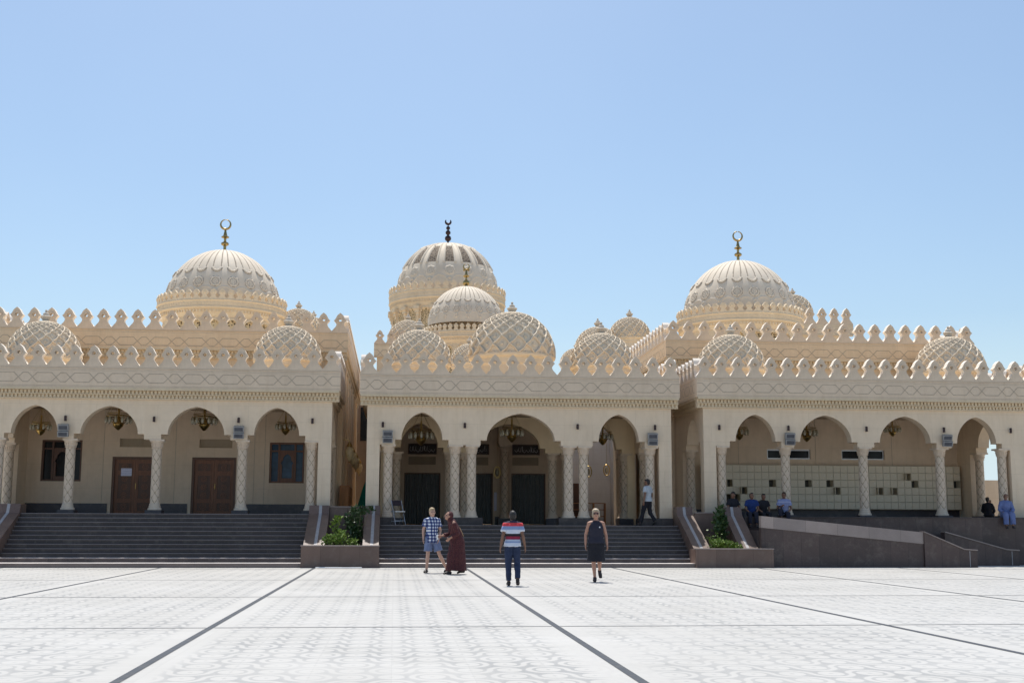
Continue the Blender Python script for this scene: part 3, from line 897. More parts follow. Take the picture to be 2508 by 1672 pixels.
def wood_window(parent, x0, x1, y, z0, z1, label, glass='glass', frame='windowwood'):
    w = x1-x0; mb = MB()
    t = .07
    mb.box(x0, x1, y+.05, y+.16, z0, z0+t); mb.box(x0, x1, y+.05, y+.16, z1-t, z1)
    for xx in (x0, x1-t): mb.box(xx, xx+t, y+.05, y+.16, z0+t, z1-t)
    for fx in (.27, .73): mb.box(x0+w*fx-.035, x0+w*fx+.035, y+.06, y+.15, z0+t, z1-t)
    mb.box(x0+t, x1-t, y+.065, y+.145, z1-.36, z1-.30)
    # shaped arch frame in the middle light
    cx = (x0+x1)/2; hw = w*.20; zb = z0+t; zt = z1-.36
    ins = [(cx-hw*.72, zb+.12), (cx+hw*.72, zb+.12), (cx+hw*.72, zb+(zt-zb)*.55), (cx+hw*.9, zb+(zt-zb)*.62), (cx+hw*.6, zb+(zt-zb)*.72), (cx+hw*.55, zb+(zt-zb)*.82), (cx+hw*.25, zb+(zt-zb)*.9), (cx, zb+(zt-zb)*.93),
           (cx-hw*.25, zb+(zt-zb)*.9), (cx-hw*.55, zb+(zt-zb)*.82), (cx-hw*.6, zb+(zt-zb)*.72), (cx-hw*.9, zb+(zt-zb)*.62), (cx-hw*.72, zb+(zt-zb)*.55)]
    mb.prism([[(cx-hw, zb), (cx+hw, zb), (cx+hw, zt), (cx-hw, zt)], ins[::-1]], y+.07, y+.14)
    o = mb.build('window', M[frame], parent, label=label)
    g = MB(); g.box(x0+.01, x1-.01, y+.161, y+.175, z0+.01, z1-.01); g.build('glass', M[glass], o)
    return o
wood_window(LW, -13.45, -11.95, YM, 2.95, 4.52, 'dark wooden window partly behind a column', 'darkglass', 'darkwood')
wood_window(LW, -4.86, -3.52, YM, 2.93, 4.50, 'wooden window with glass coloured like reflected sky and a keyhole shaped middle light')

# main block behind the left porch
zl = 8.78
LZ = main_block(LW, LC-7.25, LC+6.42, 48.15, 69.0, zl, 21, 0)
mb = MB(); mb.box(LC-6.95, LC+6.12, YM+.005, YM+.40, 5.72, LZ['bot']-.37)
for x in [LC-5.5+1.1*k for k in range(11)]:   # pierced screen recesses low on the wall read as small panels
    mb.box(x-.25, x+.25, YM-.02, YM+.003, 6.75, 7.3)
mb.build('upper_wall', M['upper'], LW)
# side wall towards the alley, with pilasters and tall windows
mb = MB(); mb.box(LC+5.72, LC+6.12, YM+.41, 69.0, .05, LZ['bot']-.37)
for k, y in enumerate([49.2, 51.6, 54.0, 56.4, 58.8, 61.2, 63.6, 66.0]): mb.box(LC+6.122, LC+6.26, y-.25, y+.25, 1.75, LZ['bot']-.39)
mb.build('alley_wall', M['alley'], LW)
for y in (50.4, 52.8, 55.2, 57.6):
    w = MB(); w.box(LC+6.122, LC+6.15, y-.5, y+.5, 2.3, 4.4); wo = w.build('window', M['darkwood'], LW)
    g = MB(); g.box(LC+6.151, LC+6.157, y-.4, y+.4, 2.4, 4.3); g.build('glass', M['darkglass'], wo)
mb = MB(); mb.box(LC-6.95, LC-6.55, YM+.41, 69.0, .05, LZ['bot']-.37); mb.build('outer_wall', M['wall'], LW)

dome_part(LW, (-13.08, 46.6, 7.38), 1.29, DOME_D, .52, base_to=6.3, rot=.1, label='white diamond patterned dome at the left end of the left porch')
dome_part(LW, (-4.12, 46.6, 7.44), 1.22, DOME_D, .52, base_to=6.3, rot=.35, label='white diamond patterned dome at the right end of the left porch')
dome_part(LW, (-5.0, 62.0, 11.05), .98, DOME_D, .45, base_to=8.6, rot=.2, label='small patterned dome behind the big left dome')
dome_part(LW, (-4.55, 66.5, 11.5), .85, DOME_D, .42, base_to=8.6, rot=.2, label='farthest small patterned dome of the left roof')
great_dome(LW, (-8.38, 59.0, 11.42), 2.72, DOME_R, 2.98, 11.50, 48, .46, 8.6, 20, ('ring', 1.62, M['oldbrass']), label='big smooth ribbed dome of the left wing with a ring shaped crescent')

# =================================================================== RIGHT WING
RC = 17.30
RW = empty('mosque_wing', (RC, YF, 0), 'right arcaded mosque wing with metal lockers along its porch', 'mosque building', 'wings of the mosque')
wing_front(RW, RC, 6.08, [(-4.13, .75), (-1.47, .98), (1.57, .98), (4.33, .76)], [-5.38, -2.96, 0, 2.96, 5.38], 0.0, 1.70, 1.76, 21, YM, [(44.75, 46.55)], .45)
porch_floor(RW, RC-6.08, RC+6.3, 43.28, YM, .05, 1.696)
RH = [(14.95, 16.75, 4.02, 4.42), (18.05, 19.85, 4.02, 4.42)]
back_wall(RW, RC-6.06, RC+6.06, YM, 1.70, 5.66, RH)
for a, b, c, d in RH:
    w = MB(); t = .05
    w.box(a, b, YM+.08, YM+.15, c, c+t); w.box(a, b, YM+.08, YM+.15, d-t, d)
    for xx in (a, (a+b)/2-t/2, b-t): w.box(xx, xx+t, YM+.08, YM+.15, c+t, d-t)
    wo = w.build('window', M['steel'], RW)
    g = MB(); g.box(a+.003, b-.003, YM+.155, YM+.17, c+.003, d-.003); g.build('glass', M['darkglass'], wo)
for x in (13.75, 16.95, 20.15):
    mb = MB(); mb.box(x, x+.022, YM-.006, YM-.001, 3.8, 5.62); mb.build('wall_joint', M['groove'], RW)
dado(RW, RC-5.6, RC+5.6, YM, 1.70, 2.0)
RZ = main_block(RW, RC-6.5, RC+6.5, 48.15, 69.0, 8.74, 20, 0)
mb = MB(); mb.box(RC-6.2, RC+6.2, YM+.005, YM+.40, 5.68, RZ['bot']-.37); mb.build('upper_wall', M['upper'], RW)
for k in range(8):      # row of low roof level windows seen between the merlons
    x = 14.9 + k*.95
    w = MB(); w.box(x-.36, x+.36, YM-.03, YM+.003, 6.72, 7.28); wo = w.build('window', M['upper'], RW)
    if k not in (2, 5):
        g = MB(); g.box(x-.29, x+.29, YM-.036, YM-.031, 6.78, 7.22); g.build('glass', M['darkglass'], wo)
for xa, xb in ((RC-6.2, RC-5.8), (RC+5.8, RC+6.2)):
    mb = MB(); mb.box(xa, xb, YM+.41, 69.0, .05, RZ['bot']-.37); mb.build('outer_wall', M['wall'], RW)
dome_part(RW, (13.04, 46.6, 7.36), 1.27, DOME_D, .50, base_to=6.27, rot=.25, label='white diamond patterned dome at the left end of the right porch')
dome_part(RW, (21.95, 46.6, 7.36), 1.33, DOME_D, .52, base_to=6.27, rot=.05, label='white diamond patterned dome at the right end of the right porch')
dome_part(RW, (11.62, 60.0, 10.55), 1.02, DOME_D, .46, base_to=8.5, rot=.4, label='small patterned dome on the left edge of the right roof')
great_dome(RW, (17.0, 59.0, 11.45), 2.78, DOME_R, 3.06, 11.40, 48, .46, 8.5, 20, ('ring', 1.60, M['oldbrass']), label='big smooth ribbed dome of the right wing with a ring shaped crescent')

# =================================================================== MIDDLE WING
MC = 4.50
MW = empty('mosque_wing', (MC, YF, 0), 'middle mosque wing with a wide centre arch between paired columns', 'mosque building', 'wings of the mosque')
YB = 53.5
wing_front(MW, MC, 5.52, [(-3.56, .735), (0, 1.235), (3.58, .74)], [-4.76, -2.36, -1.76, 1.76, 2.31, 4.76], -.06, 1.36, 1.62, 18, YB, [(44.75, 47.6), (49.5, 52.1)])
porch_floor(MW, MC-5.5, MC+5.5, 43.20, 58.0, .05, 1.356)
# black plinth runs under the column pairs
for xa, xb in ((MC-2.75, MC-1.36), (MC+1.36, MC+2.72), (MC+4.35, MC+5.52), (MC-5.06, MC-4.45)):
    mb = MB(); mb.box(xa, xb, YF-.10, YF+.55, 1.36, 1.615); mb.build('plinth', M['step'], MW)
# second arcade row
mb = MB(); mb.prism([arcade_outline(MC-5.06, MC+5.06, 5.60, [(MC-3.56, .735, 5.33), (MC, 1.235, 5.33), (MC+3.58, .74, 5.33)], 4.19, 4.37, 1.36, (.3, .3))], 48.6, 49.05)
mb.build('inner_arcade', M['warmwall'], MW)
for c in (-4.45, -2.36, -1.76, 1.76, 2.31, 4.70):
    column(MW, MC+c, 48.82, 1.62, 4.19)
    p = MB(); p.box(MC+c-.28, MC+c+.28, 48.54, 49.11, 1.36, 1.615); p.build('plinth', M['dado'], MW)
MH = [(.40, 1.97, 1.36, 3.57), (2.75, 4.25, 1.36, 3.57), (5.06, 6.56, 1.36, 3.57), (.58, 1.76, 3.92, 4.27), (2.9, 4.05, 3.92, 4.27), (5.1, 6.25, 3.92, 4.27)]
back_wall(MW, MC-5.0, 7.3, YB, 1.36, 5.60, MH)
for a, b, c, d in MH[3:]:
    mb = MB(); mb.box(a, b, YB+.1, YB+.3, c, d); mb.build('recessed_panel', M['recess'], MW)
for a, b, c, d in MH[:3]:
    fr = MB(); fr.box(a, a+.05, YB+.05, YB+.2, c, d); fr.box(b-.05, b, YB+.05, YB+.2, c, d); fr.box(a+.05, b-.05, YB+.05, YB+.2, d-.05, d)
    fo = fr.build('doorway', M['darkwood'], MW)
    bm = bmesh.new(); n = 70; A = []; B = []
    for i in range(n+1):
        x = a+.05 + (b-a-.1)*i/n; yy = YB+.16 + .035*math.sin(i*1.15) + .015*math.sin(i*.41)
        A.append(bm.verts.new((x, yy, c+.02))); B.append(bm.verts.new((x, yy, d-.052)))
    for i in range(n):
        f = bm.faces.new((A[i], A[i+1], B[i+1], B[i])); f.smooth = True
    m_ = MB(); m_.bm.free(); m_.bm = bm; m_.build('curtain', M['curtain'], fo, normals=False)
dado(MW, MC-4.6, 7.28, YB, 1.36, 1.7, [(.3, 2.07), (2.65, 4.35), (4.96, 6.66)])
column(MW, 4.72, YB-.45, 1.62, 4.78)
p = MB(); p.box(4.44, 5.0, YB-.72, YB-.18, 1.36, 1.618); p.build('plinth', M['dado'], MW)
p = MB(); p.box(4.44, 5.02, YB-.72, YB-.17, 4.785, 5.615); p.build('impost', M['wall'], MW)
# passage court at the right behind the porch
mb = MB(); mb.box(7.3, 10.4, 58.0, 58.4, .05, 8.2); mb.box(10.2, 10.6, 53.6, 57.99, .05, 8.2); mb.box(7.0, 7.3, 53.86, 57.99, .05, 7.8); mb.build('passage_wall', M['palewall'], MW)
w = MB(); w.box(8.35, 8.72, 57.94, 57.997, 1.36, 3.3); w.build('passage_door', M['darkwood'], MW)
mb = MB(); mb.box(-.9, 7.0, 53.86, 90, 5.7, 7.6); mb.build('hall_roof', M['merlon'], MW)
mb = MB(); mb.box(7.1, 10.5, 58.41, 69, .05, 8.0); mb.build('rear_block', M['upper'], MW)
mb = MB(); mb.box(-5, 14, 92, 128, .05, 11.0); mb.build('great_hall', M['upper'], MW)
# domes
dome_part(MW, (.84, 46.7, 7.42), 1.20, DOME_D, .52, base_to=6.25, rot=.15, label='small white patterned dome over the left arch of the middle wing')
dome_part(MW, (7.92, 46.7, 7.42), 1.20, DOME_D, .52, base_to=6.25, rot=.3, label='small white patterned dome over the right arch of the middle wing')
dome_part(MW, (4.47, 47.2, 7.80), 1.62, DOME_D, .52, base_to=6.25, rot=0.05, label='largest white patterned dome, over the centre arch')
dome_part(MW, (3.33, 56.0, 8.65), .86, DOME_D, .40, base_to=7.5, rot=.2, label='little patterned dome hidden between the centre domes')
dome_part(MW, (10.0, 60.0, 9.92), 1.12, DOME_D, .50, base_to=7.9, rot=.3, label='patterned dome behind the right dome of the middle wing')
dome_part(MW, (9.8, 66.0, 9.95), .88, DOME_D, .40, base_to=7.9, rot=.3, label='little patterned dome farthest back at the right of the middle wing')
great_dome(MW, (4.50, 80.0, 14.2), 2.52, DOME_R, 2.72, 13.60, 44, .46, 7.5, 18, ('gold', 1.62, M['oldbrass']), label='ribbed dome with gold finial behind the centre of the middle wing')
great_dome(MW, (4.48, 110.0, 21.75), 4.62, DOME_L, 5.25, 21.55, 46, .74, 11.0, 22, ('balls', 2.4, M['darkmetal']), label='highest dome with dark pierced lattice panels and a black finial', rim_h=1.35)
# muqarnas brackets under the rim of the highest dome
for k in range(22):
    a = 2*PI*(k+.5)/22; R3 = Matrix.Rotation(a, 3, 'Z')
    if math.sin(a) > .3: continue          # the far side never shows
    mb = MB()
    for i, (dz, ww, dd) in enumerate(((0, .55, .42), (-.3, .42, .30), (-.6, .28, .2), (-.9, .16, .12))):
        mb.obox(Vector((4.48, 110, 20.0+dz)) + R3 @ Vector((4.95+dd/2, 0, 0)), (dd, ww, .3), R3)
    mb.build('drum_bracket', M['cream'], MW)
# domed corner tower at the back left
TW = empty('corner_tower', (.55, 62.6, 0), 'small cream crenellated tower with a patterned dome, left of the highest dome', 'tower')
zs = dict(bot=9.6, p0=9.65, p1=9.95, line=10.2, trough=10.3, tip=10.95)
mb = MB(); mb.box(-1.0, 2.1, 61.1, 64.1, .05, 9.6); mb.build('wall', M['cream'], TW)
parapet(TW, -1.15, 2.25, 60.9, 0, 6, FX(60.9), zs, mat='cream')
mb = MB(); mb.box(-.8, 1.9, 61.3, 64, 9.601, 10.05); mb.build('roof', M['cream'], TW)
dome_part(TW, (.54, 62.4, 10.60), 1.0, DOME_D, .42, base_to=9.7, rot=.2)
# taller block at the back of the right wing
BK = empty('rear_tower', (22.5, 73, 0), 'taller crenellated block with a small dome rising behind the right wing', 'tower')
zs = dict(bot=12.6, p0=12.7, p1=13.0, line=13.2, trough=13.33, tip=14.28)
mb = MB(); mb.box(19.3, 27.0, 70.7, 76, .05, 12.6); mb.build('wall', M['cream'], BK)
parapet(BK, 19.0, 27.3, 70.5, 0, 11, FX(70.5), zs, mat='cream')
mb = MB(); mb.box(19.4, 26.9, 70.9, 75.9, 12.601, 13.0); mb.build('roof', M['cream'], BK)
dome_part(BK, (24.6, 73.5, 14.3), 1.18, DOME_D, .5, base_to=12.9, rot=.2)
# alley end wall with dark window
AW = empty('alley_building', (-1.6, 70, 0), 'brown wall with a dark window closing the alley between left and middle wings', 'building')
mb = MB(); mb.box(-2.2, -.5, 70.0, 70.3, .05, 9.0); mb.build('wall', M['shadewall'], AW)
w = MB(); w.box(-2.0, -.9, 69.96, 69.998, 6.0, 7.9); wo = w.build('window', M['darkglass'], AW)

# =================================================================== STAIRS, CHEEKS, PLANTERS, RAMP
def staircase(x0, x1, y0, z1, n, tread, label):
    S = empty('staircase', ((x0+x1)/2, y0, 0), label, 'staircase', 'granite staircases')
    rise = z1/n
    for k in range(n):
        depth = [0, .70, 1.2]; run = (n-1)*tread
        fy = lambda q: y0 + (depth[q] if q < 3 else 1.2 + (run-1.2)*(q-2)/(n-3))
        mb = MB(); ya = fy(k)
        yb = fy(k+1) if k < n-1 else fy(k) + .06
        mb.box(x0, x1, ya, yb + (.012 if k < n-1 else 0), k*rise + (.0 if k == 0 else -.02), (k+1)*rise - .022)
        st = mb.build('step', M['step'] if k else M['firststep'], S)
        nb = MB(); nb.box(x0, x1, ya-.018, yb, (k+1)*rise - .0215, (k+1)*rise)
        nb.build('nosing', M[['suntread', 'lowtread'][k] if k < 2 else 'tread'], st)  # the two lowest treads carry painted sunlight
        ed = MB(); ed.box(x0+.002, x1-.002, ya-.020, ya-.0182, (k+1)*rise-.020, (k+1)*rise-.001); ed.build('edge_line', M['nosing'], st)
    return S
staircase(-12.60, -2.95, 40.2, 1.716, 12, .28, 'widest dark granite staircase, leading up to the two carved doors on the left')
staircase(-.48, 10.02, 40.25, 1.356, 10, .32, 'dark granite staircase in the middle, leading up to the paired columns')

def cheek(name_lbl, x0, x1, y0, y1, zlow, zhigh, yflat, inlay_x, z0=0.0):
    """sloping balustrade wall: flat top from yflat to y1 at zhigh, slopes down to zlow at y0"""
    T = empty('stair_balustrade', ((x0+x1)/2, y0, 0), name_lbl, 'balustrade', 'granite balustrades beside the stairs')
    mb = MB()
    out = [(y0, z0), (y1, z0), (y1, zhigh), (yflat, zhigh), (yflat-.12, zhigh-.30), (y0, zlow)]
    mb.prism([out], x0, x1, lambda a, t, z: (t, a, z)); mb.build('wall', M['brown'], T)
    # pale inlay strip following the top
    mb = MB(); pts = [(y1, zhigh), (yflat, zhigh), (yflat-.12, zhigh-.30), (y0, zlow)]
    e = .004
    for (ya, za), (yb, zb) in zip(pts, pts[1:]):
        vs = [mb.bm.verts.new(p) for p in ((inlay_x-.05, ya-e, za+e), (inlay_x+.05, ya-e, za+e), (inlay_x+.05, yb-e, zb+e), (inlay_x-.05, yb-e, zb+e))]
        mb.bm.faces.new(vs)
    mb.build('inlay', M['rail'], T)
    return T
cheek('brown granite balustrade at the far left of the widest staircase', -13.45, -12.61, 40.6, 43.93, .55, 2.02, 43.30, -13.0)
cheek('brown granite balustrade between the widest staircase and the left planter', -2.94, -2.25, 40.95, 43.95, .70, 2.02, 43.4, -2.55)
cheek('brown granite balustrade between the left planter and the middle staircase', -1.02, -.49, 40.95, 43.9, .70, 2.02, 43.4, -.72)
cheek('brown granite balustrade between the middle staircase and the right planter', 10.03, 10.60, 40.95, 43.95, .62, 2.02, 43.4, 10.30)
cheek('brown granite balustrade between the right planter and the ramp', 11.62, 12.25, 40.95, 43.24, .62, 2.02, 42.9, 11.9)

def planter(x0, x1, y0, y1, h, label):
    T = empty('planter_box', ((x0+x1)/2, y0, 0), label, 'planter', 'granite planters in front of the building')
    mb = MB()
    mb.box(x0, x1, y0, y0+.18, 0, h); mb.box(x0, x0+.16, y0+.181, y1, 0, h-.02); mb.box(x1-.16, x1, y0+.181, y1, 0, h-.02)
    mb.build('wall', M['brown'], T)
    mb = MB(); mb.box(x0-.02, x1+.02, y0-.02, y0+.20, h+.001, h+.03); mb.build('coping', M['brownlight'], T)
    mb = MB(); mb.box(x0+.17, x1-.17, y0+.19, y1, .05, h-.12); mb.build('soil', M['soil'], T)
    return T
planter(-2.95, -.47, 40.12, 41.0, .68, 'brown granite planter box left of the middle staircase')
planter(9.9, 12.52, 40.12, 41.0, .60, 'brown granite planter box right of the middle staircase')
# walls behind the plants
def simple_wall(x0, x1, y0, y1, z0, z1, label, mat='brown', cope=True):
    T = empty('retaining_wall', ((x0+x1)/2, y0, 0), label, 'wall')
    mb = MB(); mb.box(x0, x1, y0, y1, z0, z1); mb.build('wall', M[mat], T)
    if cope:
        mb = MB(); mb.box(x0-.01, x1+.01, y0-.03, y1, z1+.001, z1+.03); mb.build('coping', M['brownlight'], T)
    return T
simple_wall(-2.24, -1.03, 43.5, 43.9, 0, 1.96, 'brown granite wall behind the left planter, closing the alley')
simple_wall(10.61, 11.61, 43.0, 43.24, 0, 1.80, 'brown granite wall behind the right planter')

# ramp on the right
T = empty('ramp', (15, 40.5, 0), 'long granite ramp with a pale sloping band in front of the right wing', 'ramp')
mb = MB(); mb.prism([[(12.27, 0), (17.90, 0), (17.90, .78), (12.27, 1.31)]], 40.62, 40.85); mb.build('front_wall', M['ramp'], T)
mb = MB(); mb.prism([[(12.27, 1.312), (17.90, .782), (17.90, 1.17), (12.27, 1.70)]], 40.60, 40.85); mb.build('pale_band', M['brownlight'], T)
mb = MB(); mb.prism([[(12.27, 0), (19.9, 0), (19.9, .02), (17.9, .45), (12.27, 1.22)]], 40.92, 42.19); mb.build('ramp_floor', M['step'], T)
mb = MB(); mb.box(12.27, 23.6, 43.0, 43.27, 0, 1.66); mb.build('platform_face', M['ramp'], T)
mb = MB(); mb.box(12.27, 23.6, 42.96, 43.275, 1.662, 1.695); mb.build('platform_edge', M['step'], T)
def stub(xa, za, xb, zb, y, label):
    T = empty('ramp_wall', (xb, y, 0), label, 'wall', 'low sloping walls at the foot of the ramp')
    mb = MB(); mb.prism([[(xa, 0), (xb, 0), (xb, zb), (xb-.45, zb+.03), (xa, za)]], y, y+.35); mb.build('wall', M['ramp'], T)
    mb = MB(); mb.prism([[(xa, za+.002), (xb-.45, zb+.032), (xb+.02, zb+.002), (xb+.02, zb+.035), (xb-.45, zb+.065), (xa, za+.035)]], y-.03, y+.38); mb.build('coping', M['brownlight'], T)
    mb = MB(); mb.box(xb-.27, xb-.25, y-.004, y-.001, .02, zb-.01); mb.build('seam', M['rail'], T)
    return T
stub(17.91, 1.17, 19.75, .56, 40.55, 'nearer low sloping granite wall at the foot of the ramp')
stub(19.4, 1.16, 22.1, .52, 42.2, 'farther low sloping granite wall at the foot of the ramp')

# =================================================================== FITTINGS
LAMPS = [(-11.50, 'double floodlight above the second column of the left wing', .04), (-5.50, 'double floodlight above the fourth column of the left wing', .04),
         (-.28, 'double floodlight above the leftmost column of the middle wing', -.06), (9.30, 'double floodlight above the rightmost column of the middle wing', -.06),
         (14.42, 'double floodlight above the second column of the right wing', 0), (20.42, 'double floodlight above the fourth column of the right wing', 0)]
flood = None
def make_flood():
    T = empty('floodlight', (0, 0, 0))
    R3 = Matrix.Rotation(math.radians(18), 3, 'X')
    for z in (.30, .07):
        mb = MB(); mb.obox((0, -.16, z), (.36, .12, .20), R3); mb.obox((0, -.09, z), (.24, .06, .12), R3)
        h = mb.build('housing', M['lamphouse'], T)
        g = MB(); g.obox(Vector((0, -.16, z)) + R3 @ Vector((0, -.064, 0)), (.29, .006, .13), R3); g.build('glass', M['lampface'], h)
    mb = MB(); mb.box(-.03, .03, -.06, 0, .0, .40); mb.build('bracket', M['steel'], T)
    return T
for i, (x, lab, dz) in enumerate(LAMPS):
    if flood is None: o = flood = make_flood()
    else: o = copy_tree(flood)
    o.location = (x, YF-.002, 4.33+dz); tag(o, lab, 'floodlight', 'double floodlights on the arcades')
SP = [(-11.47, 'left wing, above the second column', .04), (-8.45, 'left wing, above the third column', .04), (-5.53, 'left wing, above the fourth column', .04), (-2.95, 'left wing, by its right end', .04),
      (-.46, 'middle wing, above its leftmost column', -.06), (2.47, 'middle wing, between left and centre arch', -.06), (6.56, 'middle wing, between centre and right arch', -.06), (9.41, 'middle wing, above its rightmost column', -.06),
      (11.8, 'right wing, above its leftmost column', -.03), (14.40, 'right wing, above the second column', -.03), (17.37, 'right wing, above the third column', -.03), (20.35, 'right wing, above the fourth column', -.03), (22.95, 'right wing, above its rightmost column', -.03)]
spot = None
for x, where, dz in SP:
    if spot is None:
        o = spot = empty('wall_lamp', (0, 0, 0))
        mb = MB(); mb.lathe([(.045, 0), (.045, .17), (.03, .19), (0, .19)], (0, -.07, -.095), 14); mb.build('lamp_body', M['darkmetal'], o, smooth=True)
        mb = MB(); mb.box(-.03, .03, -.03, 0, -.05, .05); mb.build('bracket', M['white'], o)
    else: o = copy_tree(spot)
    o.location = (x, YF-.002, 4.95+dz); tag(o, 'tiny cylinder wall lamp on the ' + where, 'wall lamp', 'small wall lamps on the facade')

chand = None
def make_chandelier():
    T = empty('chandelier', (0, 0, 0))
    mb = MB(); n = 36
    for R, z, t in ((.44, -.12, .022), (.40, -.02, .016), (.22, -.34, .018)):
        pts = [(R*math.cos(2*PI*k/n), R*math.sin(2*PI*k/n), z) for k in range(n+1)]; mb.tube(pts, t, 6)
    for k in range(6):
        a = 2*PI*k/6; mb.tube([(.44*math.cos(a), .44*math.sin(a), -.12), (.22*math.cos(a), .22*math.sin(a), -.34), (0, 0, -.40)], .012, 5)
    mb.build('ring', M['oldbrass'], T, smooth=True)
    mb = MB(); mb.lathe([(0, -.62), (.05, -.60), (.10, -.55), (.17, -.47), (.20, -.40), (.16, -.34), (.10, -.28), (.07, -.20), (.04, -.1), (.04, .3)], (0, 0, 0), 20); mb.build('bowl', M['brass'], T, smooth=True)
    for k in range(12):
        a = 2*PI*k/12; c = (.44*math.cos(a), .44*math.sin(a), 0)
        mb = MB(); mb.lathe([(0, -.38), (.035, -.36), (.06, -.28), (.055, -.18), (.03, -.13), (.02, -.11)], c, 10); mb.build('lantern', M['lampglass'], T, smooth=True)
    mb = MB()
    for k in range(6):
        a = 2*PI*(k+.5)/6; mb.tube([(.42*math.cos(a), .42*math.sin(a), -.02), (.05*math.cos(a), .05*math.sin(a), .62)], .006, 5)
    mb.tube([(0, 0, .3), (0, 0, 1.0)], .012, 6)
    mb.build('chain', M['oldbrass'], T)
    return T
CH = [(-13.0, 46.5, 5.05, .8, 'brass and glass chandelier in the leftmost arch of the left wing'), (-10.12, 46.0, 5.36, 1.0, 'brass and glass chandelier in the second arch from left'),
      (-7.03, 46.0, 5.36, 1.0, 'brass and glass chandelier in the third arch from left'), (-4.12, 46.6, 5.16, .8, 'brass and glass chandelier above the window with glass coloured like reflected sky'),
      (.96, 46.3, 4.92, 1.0, 'brass and glass chandelier in the left arch of the middle wing'), (4.42, 46.6, 5.06, .95, 'brass and glass chandelier in the wide centre arch'),
      (8.0, 47.0, 4.95, .85, 'brass and glass chandelier in the right arch of the middle wing'), (13.3, 46.6, 5.14, .8, 'brass and glass chandelier in the leftmost arch of the right wing'),
      (16.0, 46.6, 5.16, .9, 'brass and glass chandelier in the second arch of the right wing'), (19.6, 46.9, 5.30, .7, 'brass and glass chandelier in the third arch of the right wing')]
for x, y, z, s, lab in CH:
    if chand is None: o = chand = make_chandelier()
    else: o = copy_tree(chand)
    o.location = (x, y, z); o.scale = (s, s, s); tag(o, lab, 'chandelier', 'chandeliers hanging in the arcades')

# lanterns along the alley wall
lan = None
for i, (y, w) in enumerate([(49.8, 'nearest'), (53.6, 'second nearest'), (58.2, 'third nearest'), (63.6, 'farthest')]):
    if lan is None:
        o = lan = empty('wall_lantern', (0, 0, 0))
        mb = MB(); mb.lathe([(0, -.36), (.05, -.32), (.13, -.2), (.17, 0), (.15, .14), (.09, .22)], (.26, 0, 0), 16); mb.build('glass', M['amberglass'], o, smooth=True)
        mb = MB(); mb.lathe([(.10, .222), (.13, .24), (.07, .34), (.03, .42), (0, .43)], (.26, 0, 0), 16); mb.tube([(.26, 0, .42), (.2, 0, .5), (0, 0, .5)], .015, 6); mb.build('cap', M['brass'], o, smooth=True); mb = MB(); mb.lathe([(0, -.44), (.04, -.40), (.02, -.361)], (.26, 0, 0), 10); mb.build('drop', M['brass'], o, smooth=True)
    else: o = copy_tree(lan)
    o.location = (LC+6.265, y-.35, 4.2); tag(o, w + ' gold glass lantern on the alley side wall of the left wing', 'lantern', 'lanterns along the alley')

# oval lamps hanging at the back of the middle wing
ov = None
for x, y, z, lab in [(7.85, 56.5, 3.72, 'oval brass lamp on the right, seen between the paired columns and the right arch'), (8.58, 54.2, 3.70, 'oval brass lamp above the passage door in the right arch'), (9.42, 54.4, 3.78, 'oval brass lamp beside the right inner column'), (4.4, 53.1, 3.6, 'oval dark brass lamp left of the inner centre column')]:
    if ov is None:
        o = ov = empty('oval_lamp', (0, 0, 0))
        mb = MB(); n = 24
        mb.tube([(.13*math.cos(2*PI*k/n), 0, .24*math.sin(2*PI*k/n)) for k in range(n+1)], .025, 6); mb.tube([(0, 0, .24), (0, 0, 1.5)], .008, 5); mb.build('frame', M['oldbrass'], o, smooth=True)
        mb = MB(); mb.ell((0, 0, 0), (.07, .05, .15)); mb.build('glass', M['lampglass'], o, smooth=True)
    else: o = copy_tree(ov)
    o.location = (x, y, z); tag(o, lab, 'lamp', 'oval hanging lamps')

